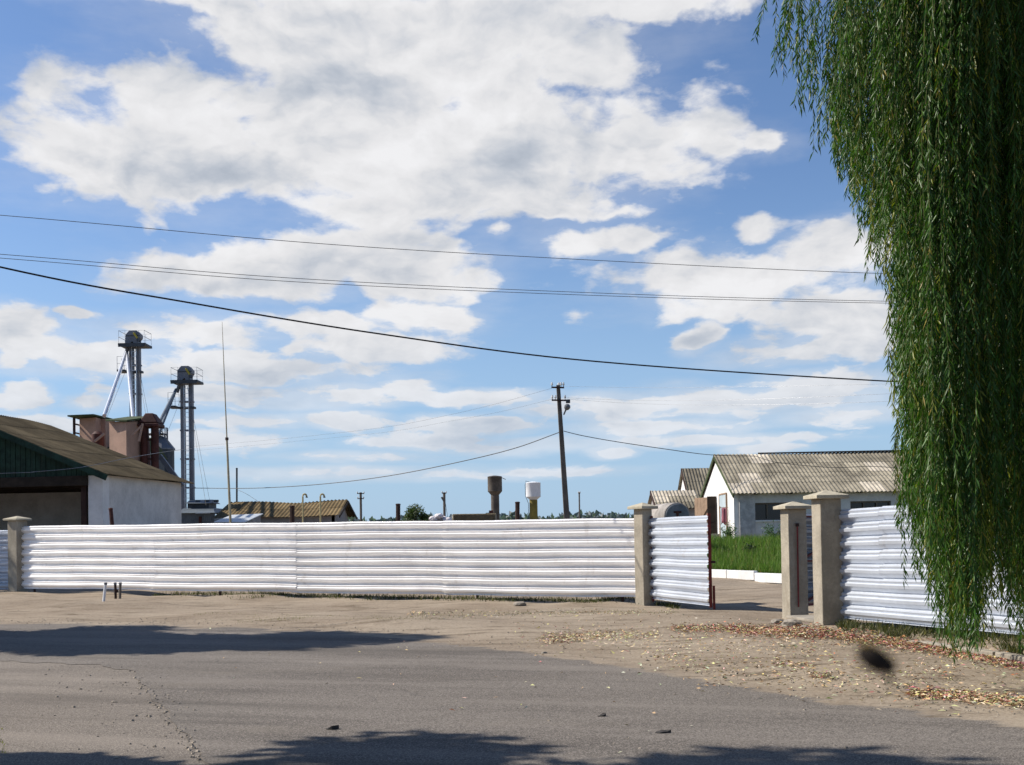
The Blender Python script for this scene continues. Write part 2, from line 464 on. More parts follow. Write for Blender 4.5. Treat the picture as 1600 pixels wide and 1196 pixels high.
# ------------------------------------------------------------------ mesh helpers
class MB:
    def __init__(s):
        s.v = []; s.f = []; s.tone = None

    def add(s, vs, fs):
        o = len(s.v)
        s.v += [tuple(v) for v in vs]
        s.f += [tuple(i + o for i in q) for q in fs]
        return s

    def box(s, c, d, rz=0.0, mtx=None):
        hx, hy, hz = d[0] / 2, d[1] / 2, d[2] / 2
        m = mtx or (Matrix.Translation(c) @ Matrix.Rotation(rz, 4, 'Z'))
        vs = [m @ Vector((x, y, z)) for z in (-hz, hz) for y in (-hy, hy) for x in (-hx, hx)]
        return s.add(vs, [(0, 2, 3, 1), (4, 5, 7, 6), (0, 1, 5, 4), (1, 3, 7, 5), (3, 2, 6, 7), (2, 0, 4, 6)])

    def hexa(s, bot, top):
        """bot, top: 4 points each, same winding."""
        return s.add(list(bot) + list(top), [(3, 2, 1, 0), (4, 5, 6, 7), (0, 1, 5, 4), (1, 2, 6, 5), (2, 3, 7, 6), (3, 0, 4, 7)])

    def beam(s, a, b, w, h=None):
        a, b = Vector(a), Vector(b)
        d = (b - a); L = d.length
        q = d.to_track_quat('Z', 'Y').to_matrix().to_4x4()
        return s.box(None, (w, h or w, L), mtx=Matrix.Translation((a + b) / 2) @ q)

    def tube(s, pts, r, n=8, caps=True):
        pts = [Vector(p) for p in pts]
        rs = r if isinstance(r, (list, tuple)) else [r] * len(pts)
        vs = []
        up = Vector((0, 0, 1))
        for i, p in enumerate(pts):
            t = (pts[min(i + 1, len(pts) - 1)] - pts[max(i - 1, 0)]).normalized()
            ref = up if abs(t.dot(up)) < .95 else Vector((1, 0, 0))
            u = t.cross(ref).normalized(); w = t.cross(u)
            for k in range(n):
                a = 2 * math.pi * k / n
                vs.append(p + (u * math.cos(a) + w * math.sin(a)) * rs[i])
        fs = []
        for i in range(len(pts) - 1):
            for k in range(n):
                k2 = (k + 1) % n
                fs.append((i * n + k, i * n + k2, (i + 1) * n + k2, (i + 1) * n + k))
        if caps:
            fs.append(tuple(range(n)))
            fs.append(tuple((len(pts) - 1) * n + k for k in reversed(range(n))))
        return s.add(vs, fs)

    def lathe(s, c, prof, n=24, a0=0.0, mtx=None):
        """prof: (r,z) list, from bottom to top."""
        c = Vector(c)
        vs = []
        for r, z in prof:
            for k in range(n):
                a = a0 + 2 * math.pi * k / n
                p = Vector((r * math.cos(a), r * math.sin(a), z))
                vs.append(c + (mtx @ p if mtx else p))
        fs = [(i * n + k, i * n + (k + 1) % n, (i + 1) * n + (k + 1) % n, (i + 1) * n + k) for i in range(len(prof) - 1) for k in range(n)]
        fs.append(tuple(reversed(range(n))))
        fs.append(tuple((len(prof) - 1) * n + k for k in range(n)))
        return s.add(vs, fs)

    def quad(s, a, b, c, d):
        return s.add([a, b, c, d], [(0, 1, 2, 3)])

    def prism(s, poly, off):
        """poly: planar polygon (3D), extruded by vector off."""
        off = Vector(off); n = len(poly)
        vs = [Vector(p) for p in poly] + [Vector(p) + off for p in poly]
        fs = [tuple(reversed(range(n))), tuple(range(n, 2 * n))] + [(i, (i + 1) % n, n + (i + 1) % n, n + i) for i in range(n)]
        return s.add(vs, fs)

    def build(s, name, m, parent=None, smooth=False, bevel=0.0):
        me = bpy.data.meshes.new(name)
        me.from_pydata(s.v, [], s.f)
        if s.tone is not None:
            ca = me.color_attributes.new('tone', 'FLOAT_COLOR', 'POINT')
            arr = np.ones((len(s.v), 4), dtype=np.float32)
            arr[:len(s.tone), :3] = np.asarray(s.tone, dtype=np.float32)[:len(s.v)]
            ca.data.foreach_set('color', arr.ravel())
        me.materials.append(m)
        bm = bmesh.new(); bm.from_mesh(me)
        bmesh.ops.recalc_face_normals(bm, faces=bm.faces)
        if smooth:
            for fc in bm.faces: fc.smooth = True
            for e in bm.edges:
                if len(e.link_faces) == 2 and e.calc_face_angle(0) > R(35): e.smooth = False
        bm.to_mesh(me); bm.free()
        o = bpy.data.objects.new(name, me)
        COL.objects.link(o)
        if bevel:
            md = o.modifiers.new('bevel', 'BEVEL'); md.width = bevel; md.segments = 2; md.limit_method = 'ANGLE'
        if parent:
            o.parent = parent
            o.matrix_parent_inverse = Matrix.Translation(-parent.location)
        return o


def fast_mesh(name, verts, faces, tones, m, parent=None):
    """verts Nx3, faces Kx3 or Kx4 arrays, tones Nx3 (per vertex)."""
    me = bpy.data.meshes.new(name)
    nv, nf, k = len(verts), len(faces), faces.shape[1]
    me.vertices.add(nv); me.vertices.foreach_set('co', verts.astype(np.float32).ravel())
    me.loops.add(nf * k); me.loops.foreach_set('vertex_index', faces.astype(np.int32).ravel())
    me.polygons.add(nf)
    me.polygons.foreach_set('loop_start', np.arange(0, nf * k, k, dtype=np.int32))
    me.polygons.foreach_set('loop_total', np.full(nf, k, dtype=np.int32))
    me.update(calc_edges=True)
    if tones is not None:
        ca = me.color_attributes.new('tone', 'FLOAT_COLOR', 'POINT')
        arr = np.ones((nv, 4), dtype=np.float32); arr[:, :3] = tones
        ca.data.foreach_set('color', arr.ravel())
    me.materials.append(m)
    o = bpy.data.objects.new(name, me); COL.objects.link(o)
    if parent:
        o.parent = parent; o.matrix_parent_inverse = Matrix.Translation(-parent.location)
    return o


def tag(o, label, cat, group=None):
    o['label'] = label; o['category'] = cat
    if group: o['group'] = group
    return o


def thing(name, loc, label, cat, group=None):
    o = bpy.data.objects.new(name, None); COL.objects.link(o)
    o.location = loc; o.empty_display_size = .3
    return tag(o, label, cat, group)


def kindof(o, k, label=None):
    o['kind'] = k
    if label: o['label'] = label
    return o


# ------------------------------------------------------------------ ground
def sstep(x, a, b):
    t = np.clip((np.asarray(x, dtype=float) - a) / (b - a), 0, 1)
    return t * t * (3 - 2 * t)


_ph = rng.uniform(0, 6.28, 24)
_fx = rng.normal(0, 1.1, 24); _fy = rng.normal(0, 1.4, 24)


def gz(x, y):
    """ground height"""
    x = np.asarray(x, dtype=float); y = np.asarray(y, dtype=float)
    rise = 1.02 * sstep(y, 37.5, 54)
    w = np.zeros_like(x * y)
    for i in range(24):
        w = w + np.sin(_fx[i] * x + _fy[i] * y + _ph[i])
    # flat under the road, uneven on the dirt
    rough = .010 * w * road_far(x, y)
    # low bank in front of the left fence and shallow ditch beneath it
    return rise + rough


def road_edge_y(x):
    xs = [p[0] for p in REDGE]; ys = [p[1] for p in REDGE]
    return np.interp(x, xs, ys)


def flat_hit(px, py, z=0.0):
    r = ray(px, py)
    t = (z - EYE) / r.z
    return Vector((r.x * t, r.y * t, z))


REDGE = [tuple(flat_hit(px, py)[:2]) for px, py in ((-160, 972), (0, 974), (200, 976), (400, 981), (560, 990), (680, 1001), (800, 1015), (900, 1029), (1050, 1054), (1200, 1077), (1400, 1104), (1600, 1130))]
_a, _b = REDGE[-2], REDGE[-1]
_s = (_b[1] - _a[1]) / (_b[0] - _a[0])
REDGE = [(-40, REDGE[0][1] + .6)] + REDGE + [(9, _b[1] + _s * (9 - _b[0])), (30, _b[1] + _s * .6 * (30 - _b[0]))]


def road_far(x, y):
    return sstep(y - road_edge_y(x), .3, 2.0)


def axis(lo, hi, step, far, k=1.25):
    a = list(np.arange(lo, hi + 1e-6, step))
    s = step; v = hi
    up = []
    while v < far: s *= k; v += s; up.append(v)
    s = step; v = lo; dn = []
    while v > -far: s *= k; v -= s; dn.append(v)
    return np.array(dn[::-1] + a + up)


gx = axis(-20, 12, .2, 4000); gy = axis(1, 42, .2, 4000)
X, Y = np.meshgrid(gx, gy)
Z = gz(X, Y)
nx, ny = len(gx), len(gy)
idx = np.arange(nx * ny).reshape(ny, nx)
fc = np.stack([idx[:-1, :-1], idx[:-1, 1:], idx[1:, 1:], idx[1:, :-1]], -1).reshape(-1, 4)
g = fast_mesh('ground', np.stack([X, Y, Z], -1).reshape(-1, 3), fc, None, M['dirt'])
for p in g.data.polygons: p.use_smooth = True
kindof(g, 'structure', 'dry beige dirt ground of the verge and the yard')


def hit(px, py):
    p = flat_hit(px, py)
    for _ in range(12):
        p = flat_hit(px, py, float(gz(p.x, p.y)))
    return p


# road sheets -------------------------------------------------------
def strip_sheet(name, xs, lo, hi, n, m, z, label, edge_lo=False):
    vs = []; at = []
    for x in xs:
        a, b = lo(x), hi(x)
        for j in range(n + 1):
            y = a + (b - a) * j / n
            vs.append((x, y, z))
            at.append(min(1.0, (b - y) / 1.3) if not edge_lo else min(1, (b - y) / 1.3, (y - a) / 1.3))
    vs = np.array(vs)
    k = n + 1
    I = np.arange(len(xs) * k).reshape(len(xs), k)
    fc = np.stack([I[:-1, :-1], I[1:, :-1], I[1:, 1:], I[:-1, 1:]], -1).reshape(-1, 4)
    o = fast_mesh(name, vs, fc, None, m)
    a = o.data.attributes.new('edge', 'FLOAT', 'POINT')
    a.data.foreach_set('value', np.array(at, dtype=np.float32))
    return kindof(o, 'structure', label)


def wob(x):
    return .10 * math.sin(x * 1.3) + .05 * math.sin(x * 3.7 + 1) + .03 * math.sin(x * 8.1)


strip_sheet('side_road', list(np.arange(-40, 2, .25)), lambda x: -3.0, lambda x: float(road_edge_y(x)) - .8, 60, M['sideroad'], .003, 'old pale asphalt in the near left corner')


# main road: polygon whose left edge follows the worn seam with the old asphalt
SEAM = [tuple(flat_hit(px, py)[:2]) for px, py in ((-300, 1034), (0, 1034), (150, 1040), (208, 1050), (232, 1085), (262, 1115), (285, 1145), (335, 1200), (380, 1300))]


def seam_x(y):
    pts = sorted([(q[1], q[0]) for q in SEAM])
    return float(np.interp(y, [a for a, b in pts], [b for a, b in pts]))


def road_lo(x):
    pts = sorted([(q[0], q[1]) for q in SEAM])
    xs = [a for a, b in pts]; ys = [b for a, b in pts]
    if x > xs[-1]: return -3.0
    y = float(np.interp(x, xs, ys))
    return max(-3.0, y + .06 * math.sin(x * 9) + .03 * math.sin(x * 23))


XS = list(np.arange(-40, -8, .4)) + list(np.arange(-8, 6, .06)) + list(np.arange(6, 30, .3))
strip_sheet('road', XS, road_lo, lambda x: float(road_edge_y(x)) + .35 + wob(x), 70, M['road'], .008, 'grey asphalt road curving across the foreground')


# ------------------------------------------------------------------ corrugated sheet fences
def trapez(ztop, zbot, n=8, depth=.080):
    """profile (z, out) top to bottom with n deep ribs."""
    p = (ztop - zbot) / n
    pr = []
    for i in range(n):
        z0 = ztop - i * p
        pr += [(z0, .0), (z0 - .03 * p, .0), (z0 - .16 * p, depth * .70), (z0 - .33 * p, depth * .52), (z0 - .42 * p, depth * .98),
               (z0 - .62 * p, depth * .92), (z0 - .92 * p, .0)]
    pr += [(zbot + .012, .0), (zbot, .035)]
    return pr


def sheet(parent, name, a, b, za, zb, m, seed, nseg=40, lift=0.0, wav=.006, tone=1.0, cut=0.0):
    """corrugated panel from a to b (xy), za=(top,bottom) at a, zb at b; ribs face the camera side."""
    a, b = Vector((a[0], a[1], 0)), Vector((b[0], b[1], 0))
    d = (b - a).normalized()
    nrm = Vector((d.y, -d.x, 0))
    if nrm.y > 0: nrm = -nrm
    rr = random.Random(seed)
    ph = [rr.uniform(0, 6.28) for _ in range(12)]
    p0 = trapez(1, 0)
    H = za[0] - za[1]
    prof = trapez(za[0], za[1])
    L = (b - a).length
    mb = MB(); tone_l = []
    K = len(prof)
    for i in range(nseg + 1):
        t = i / nseg
        zt = za[0] + (zb[0] - za[0]) * t; zo = za[1] + (zb[1] - za[1]) * t
        s = t * L
        for j, (z, o) in enumerate(prof):
            k = (z - za[1]) / H
            zz = zo + (zt - zo) * k
            zz += wav * math.sin(s * 1.1 + ph[0] + k * 2) + wav * .5 * math.sin(s * 3.3 + ph[1] + k * 9)
            oo = o * (1 + .05 * math.sin(s * 2.1 + ph[2] + k * 17)) + .008 * math.sin(s * .9 + ph[3] + k * 3) + lift
            oo += .0015 * math.sin(s * 5.1 + ph[4] + k * 31)
            end = 0.0
            if i in (0, nseg): end = (.03 * (o > .02)) * (1 if i else -1)
            P = a + d * (s + end) + nrm * oo
            mb.v.append((P.x, P.y, zz))
            tone_l.append((tone, tone, tone * 1.01))
    for i in range(nseg):
        for j in range(K - 1):
            mb.f.append((i * K + j, (i + 1) * K + j, (i + 1) * K + j + 1, i * K + j + 1))
    mb.tone = tone_l
    o = mb.build(name, m, parent)
    sd = o.modifiers.new('thick', 'SOLIDIFY'); sd.thickness = .0015; sd.offset = 0
    return o


def pillar(px, py, label, rot, s=.37, h=2.2, red=False, base=None):
    b = base or hit(px, py)
    t = thing('gate_pillar' if px > 900 else 'fence_pillar', (b.x, b.y, b.z), label, 'pillar', 'concrete pillars of the fence')
    z = b.z
    rz = Matrix.Translation((b.x, b.y, 0)) @ Matrix.Rotation(rot, 4, 'Z')
    hs = s / 2

    def sq(hh, zz): return [rz @ Vector((sx * hh, sy * hh, zz)) for sx, sy in ((-1, -1), (1, -1), (1, 1), (-1, 1))]
    mb = MB()
    n = 10; rr = random.Random(int(px))
    vs = []
    for i in range(n + 1):
        k = i / n
        hh = hs * (1.0 + .006 * math.sin(i * 1.9 + px)) * (1.03 if i == 0 else 1)
        vs += [p + Vector((rr.uniform(-.002, .002), rr.uniform(-.002, .002), 0)) for p in sq(hh, z - .05 + (h - .12 + .05) * k)]
    fs = []
    for i in range(n):
        for k in range(4):
            fs.append((i * 4 + k, i * 4 + (k + 1) % 4, (i + 1) * 4 + (k + 1) % 4, (i + 1) * 4 + k))
    fs += [(3, 2, 1, 0), tuple(n * 4 + k for k in range(4))]
    mb.add(vs, fs).build('shaft', M['concrete'], t, bevel=.014)
    c = MB()
    c.add(sq(hs + .085, z + h - .12) + sq(hs + .10, z + h - .115) + sq(hs + .10, z + h - .06) + [rz @ Vector((0, 0, z + h + .03))],
          [(3, 2, 1, 0)] + [(i, (i + 1) % 4, 4 + (i + 1) % 4, 4 + i) for i in range(4)] + [(4 + i, 4 + (i + 1) % 4, 8 + (i + 1) % 4, 8 + i) for i in range(4)] +
          [(8 + i, 8 + (i + 1) % 4, 12) for i in range(4)])
    c.build('cap', M['cap'], t, bevel=.006)
    if red:
        bar = MB()
        p0 = rz @ Vector((hs * -.10, -hs - .030, 0))
        p1 = rz @ Vector((hs * -.16, -hs - .030, 0))
        bar.tube([(p1.x, p1.y, z + .26), (p0.x, p0.y, z + 1.78)], .016, 8)
        bar.build('steel_bar', M['redsteel'], t)
        MB().box((p0.x, p0.y + .01, z + 1.80), (.05, .05, .06), rot).build('bracket', M['brownsteel'], t)
    return b


P_L = pillar(28, 924, 'dull grey concrete pillar at the left end of the long white corrugated fence', R(-26), h=2.42, s=.42)
P_M = pillar(1007, 944, 'concrete pillar between the long fence and the open corrugated gate leaf', R(36), h=2.24, s=.29)
P_1 = pillar(1243, 969, 'concrete pillar with a vertical red steel bar beside the gateway', R(10), h=2.22, s=.37, red=True)
P_2 = pillar(1295, 976, 'concrete pillar with chipped edge where the right fence begins', R(8), h=2.22, s=.37)

# long fence
A = Vector((P_L.x + .25, P_L.y - .1)); B = Vector((P_M.x - .10, P_M.y + .17))
fen = thing('corrugated_fence', (A.x, A.y, 0), 'long bright white corrugated metal fence from the left pillar to the gate', 'fence')
cuts = [0, .095, .30, .53, .76, 1.0]
# photo x of the seams converted to the line
seam_px = [36, 236, 456, 694, 998]


def on_line(px):
    r = ray(px, 836); r = Vector((r.x, r.y))
    d = B - A
    den = r.x * d.y - r.y * d.x
    t = (A.x * -r.y + A.y * r.x)
    # solve A + d*u = r*s
    u = (A.y * r.x - A.x * r.y) / (r.y * d.x - r.x * d.y)
    return u


us = [on_line(p) for p in seam_px]
us[0] = 0; us[-1] = 1
ZT = (2.15, 1.925); ZB = (.13, .15)
rnd = random.Random(3)
for i in range(len(us) - 1):
    u0, u1 = us[i], us[i + 1]
    a = A + (B - A) * u0; b = A + (B - A) * (u1 + (.008 if i < len(us) - 2 else 0))
    dz = rnd.uniform(-.006, .008)
    za = (ZT[0] + (ZT[1] - ZT[0]) * u0 + dz, ZB[0] + dz); zb = (ZT[0] + (ZT[1] - ZT[0]) * u1 + dz, ZB[1] + dz)
    sheet(fen, 'metal_sheet', a, b, za, zb, M['zinc'], 10 + i, nseg=int(14 * (b - a).length / 3) + 10, lift=.011 * (i % 2), wav=.006, tone=1.0 - .02 * (i % 3))
for u in (.02, .2, .4, .6, .8, .98):
    p = A + (B - A) * u
    MB().beam((p.x + .03, p.y + .07, -.1), (p.x + .03, p.y + .07, 1.75), .06).build('support_post', M['brownsteel'], fen)

# far-left fence, in the shade of the trees
L2 = Vector((P_L.x - 9.5, P_L.y + 3.0)); L1 = Vector((P_L.x - .22, P_L.y + .05))
fl = thing('corrugated_fence', (L2.x, L2.y, 0), 'dull bluish corrugated fence panel left of the leftmost pillar', 'fence')
sheet(fl, 'metal_sheet', L2, L1, (2.05, .1), (2.03, .1), M['zincgate'], 31, nseg=40)
MB().beam((L2.x + 5, L2.y - 1.2, -.1), (L2.x + 5, L2.y - 1.2, 1.7), .06).build('support_post', M['brownsteel'], fl)

# open gate leaf, hinged on the middle pillar and swung towards the road
gh = Vector((P_M.x + .19, P_M.y - .10)); gf = W(1110, 940, 22.75)
gl = thing('gate_leaf', (gh.x, gh.y, 0), 'open corrugated gate leaf swung out towards the road on the middle pillar', 'gate', 'corrugated gate leaves')
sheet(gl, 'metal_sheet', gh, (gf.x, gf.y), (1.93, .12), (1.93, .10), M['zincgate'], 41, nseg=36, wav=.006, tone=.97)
dg = (Vector((gf.x, gf.y)) - gh).normalized()
for u, w in ((0.0, .05), (1.0, .06)):
    p = gh + dg * (u * (Vector((gf.x, gf.y)) - gh).length + (.02 if u else 0))
    fr = MB().beam((p.x, p.y + .03, .06), (p.x, p.y + .03, 1.97), w)
    fr.build('frame_post', M['redsteel'], gl)
for z in (.15, 1.0, 1.85):
    p = gh; q = Vector((gf.x, gf.y))
    MB().beam((p.x + .02, p.y + .05, z), (q.x + .02, q.y + .04, z), .04).build('frame_rail', M['redsteel'], gl)
q = Vector((gf.x, gf.y))
MB().beam((q.x + .075, q.y + .0, .02), (q.x + .075, q.y + .0, .50), .045).build('drop_bolt', M['redsteel'], gl)
MB().box((q.x + .07, q.y, .98), (.09, .06, .05)).build('latch', M['brownsteel'], gl)
MB().tube([(q.x + .03, q.y, 1.78), (q.x + .12, q.y, 1.79)], .010, 6).build('latch_rod', M['brownsteel'], gl)

# second leaf, folded back behind the twin pillars
h2 = Vector((P_1.x + .14, P_1.y + .32)); e2 = Vector((P_1.x + 2.05, P_1.y + 2.1))
g2 = thing('gate_leaf', (h2.x, h2.y, 0), 'corrugated gate leaf with red frame folded back behind the twin pillars', 'gate', 'corrugated gate leaves')
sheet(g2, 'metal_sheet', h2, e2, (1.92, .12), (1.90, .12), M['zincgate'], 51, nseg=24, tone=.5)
off = Vector((.09, -.09))
for u in (0, 1):
    p = h2 + (e2 - h2) * u + off
    MB().beam((p.x, p.y, .08), (p.x, p.y, 1.95), .05).build('frame_post', M['redsteel'], g2)
for z0, z1 in ((.16, .16), (1.0, 1.0), (1.86, 1.86), (.2, .95), (1.05, 1.8)):
    p = h2 + off; q = e2 + off
    MB().beam((p.x, p.y, z0), (q.x, q.y, z1), .035).build('frame_rail', M['redsteel'], g2)

# right fence
def gp(px, D):
    r = ray(px, 836); return Vector((r.x / r.y * D, D))


r0 = gp(1309, 18.75); r1 = gp(1590, 15.5)
dr = (r1 - r0)
r2 = r0 + dr * 1.9
fr = thing('corrugated_fence', (r0.x, r0.y, 0), 'bluish corrugated metal fence running behind the hanging willow', 'fence')
um = 0.30
rm = r0 + dr * um
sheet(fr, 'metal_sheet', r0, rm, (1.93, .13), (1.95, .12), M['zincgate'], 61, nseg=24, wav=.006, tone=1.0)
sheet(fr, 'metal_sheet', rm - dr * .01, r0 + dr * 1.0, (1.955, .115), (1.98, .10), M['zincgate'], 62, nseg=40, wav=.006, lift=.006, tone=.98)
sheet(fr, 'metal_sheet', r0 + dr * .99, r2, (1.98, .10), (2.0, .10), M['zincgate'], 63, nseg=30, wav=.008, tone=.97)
for u in (.04, .5, .98, 1.4, 1.88):
    p = r0 + dr * u
    MB().beam((p.x + .08, p.y + .05, -.1), (p.x + .08, p.y + .05, 1.8), .06).build('support_post', M['brownsteel'], fr)

# gutter kerb stones right of the gate and along the fence foot
kp = [hit(px, py) for px, py in ((1296, 985), (1345, 991), (1385, 998), (1440, 1007), (1500, 1018), (1560, 1030), (1620, 1042), (1700, 1058))]
rk = random.Random(5)
for i in range(len(kp) - 1):
    a, b = kp[i], kp[i + 1]
    d = (b - a); L = d.length
    mb = MB().box(((a.x + b.x) / 2, (a.y + b.y) / 2, rk.uniform(.0, .02)), (L - rk.uniform(.03, .09), .13, .10), math.atan2(d.y, d.x) + rk.uniform(-.02, .02))
    k = mb.build('kerb_stone', M['kerb'], bevel=.015)
    tag(k, ['worn kerb stone nearest the chipped pillar', 'worn kerb stone second from the chipped pillar', 'worn kerb stone third from the chipped pillar',
            'worn kerb stone fourth from the chipped pillar below the willow tips', 'worn kerb stone fifth from the chipped pillar under the willow',
            'worn kerb stone sixth from the chipped pillar at the photo edge', 'worn kerb stone farthest right beyond the willow'][i], 'kerb stone', 'kerb stones along the right fence')

# concrete threshold slab between the twin pillars
c = (P_1 + P_2) / 2
o = MB().box((c.x, c.y, .015), (.45, 1.15, .05), R(10)).build('threshold_slab', M['kerb'], bevel=.01)
tag(o, 'thin concrete slab on the ground between the twin pillars', 'slab')
# lump of broken concrete at the pillar foot
def rock(px, py, s, label, seed):
    p = hit(px, py); rr = random.Random(seed)
    bm = bmesh.new(); bmesh.ops.create_icosphere(bm, subdivisions=2, radius=1)
    for v in bm.verts:
        v.co *= 1 + rr.uniform(-.16, .16)
        v.co = Vector((v.co.x * s * 1.25, v.co.y * s, v.co.z * s * .62)) + Vector((p.x, p.y, p.z + s * .25))
    me = bpy.data.meshes.new('rubble'); bm.to_mesh(me); bm.free(); me.materials.append(M['stone'])
    o = bpy.data.objects.new('rubble_stone', me); COL.objects.link(o)
    return tag(o, label, 'stone', 'broken stones on the verge')


rock(1236, 979, .14, 'rounded grey lump of concrete at the foot of the red-barred pillar', 1)
rock(1215, 975, .10, 'smaller grey stone just left of the lump at the red-barred pillar', 2)
rock(1258, 983, .07, 'small stone right of the lump between the twin pillars', 3)
rock(812, 947, .12, 'flat pale stone under the right part of the long fence', 4)
rock(850, 1022, .035, 'small dark clod on the road edge in the middle', 5)


# three short pipes in front of the long fence
for (x0, y0, x1, y1, m, lab) in ((161, 940, 165, 911, 'whitetank', 'short leaning white pipe stub left of its two darker neighbours'),
                                 (181, 936, 180, 911, 'brownsteel', 'short dark brown pipe stub in the middle of the three stubs'),
                                 (187, 936, 188, 911, 'poleconc', 'short grey pipe stub rightmost of the three stubs by the long fence')):
    a = hit(x0, y0); b = W(x1, y1, a.y + .05)
    t = thing('pipe_stub', a, lab, 'pipe', 'short pipe stubs by the long fence')
    MB().tube([a - Vector((0, 0, .15)), b], .035, 10).build('pipe', M[m], t, smooth=True)
    MB().lathe(b, [(.042, -.05), (.042, .01), (.03, .015)], 10).build('pipe_cap', M['greysteel'], t, smooth=True)


# ------------------------------------------------------------------ corrugated roofs
def roof(name, parent, e0, e1, r0, r1, m, pitch=.16, amp=.028, rows=4, seed=1, light=.12, sag=0.0, tones=(.72, 1.12), seg=6, under=True, jag=.02):
    """roof slope: eave e0->e1, ridge r0->r1 (3D). Sine corrugation running up the slope, rows of lapped sheets."""
    e0, e1, r0, r1 = map(Vector, (e0, e1, r0, r1))
    rr = random.Random(seed)
    L = (e1 - e0).length
    ncol = int(L / pitch) * seg
    nrm = (e1 - e0).cross(r0 - e0).normalized()
    if nrm.z < 0: nrm = -nrm
    sheets = max(1, int(L / 1.05))
    tone = {}
    mb = MB(); tl = []
    for r in range(rows):
        k0, k1 = r / rows, (r + 1) / rows + (.02 if r < rows - 1 else 0)
        base = len(mb.v)
        jit = [rr.uniform(-jag, jag) for _ in range(sheets + 1)]
        tn = []
        for s_ in range(sheets + 1):
            q = rr.random()
            v = rr.uniform(*tones)
            if q < light: v = rr.uniform(1.35, 1.75)
            tn.append(v)
        for i in range(ncol + 1):
            t = i / ncol
            sid = min(sheets, int(t * sheets + .35 * (r % 2)))
            for kk, (k, lift) in enumerate(((k0, .022), ((k0 + k1) / 2, .014), (k1, .004))):
                P = (e0.lerp(e1, t)).lerp(r0.lerp(r1, t), k)
                P = P + nrm * (amp * math.sin(t * L / pitch * 2 * math.pi) + lift)
                if kk == 0: P = P + (e0 - r0).normalized() * jit[sid]
                if sag: P.z -= sag * math.sin(t * math.pi * 2.3 + seed) * (.4 + k)
                mb.v.append(tuple(P))
                a = tn[sid] * (1 + .05 * math.sin(i))
                tl.append((a, a, a * (1.06 if tn[sid] > 1.3 else 1)))
        for i in range(ncol):
            for j in range(2):
                b = base + i * 3 + j
                mb.f.append((b, b + 3, b + 4, b + 1))
    mb.tone = tl
    o = mb.build(name, m, parent)
    if under:
        sd = o.modifiers.new('t', 'SOLIDIFY'); sd.thickness = .012; sd.offset = -1
    return o


def wallbox(name, parent, m, p0, p1, z0, z1, th=.3):
    """vertical wall from p0 to p1 (xy)."""
    p0, p1 = Vector((p0[0], p0[1], 0)), Vector((p1[0], p1[1], 0))
    d = p1 - p0
    c = (p0 + p1) / 2
    return MB().box((c.x, c.y, (z0 + z1) / 2), (d.length, th, z1 - z0), math.atan2(d.y, d.x)).build(name, m, parent)


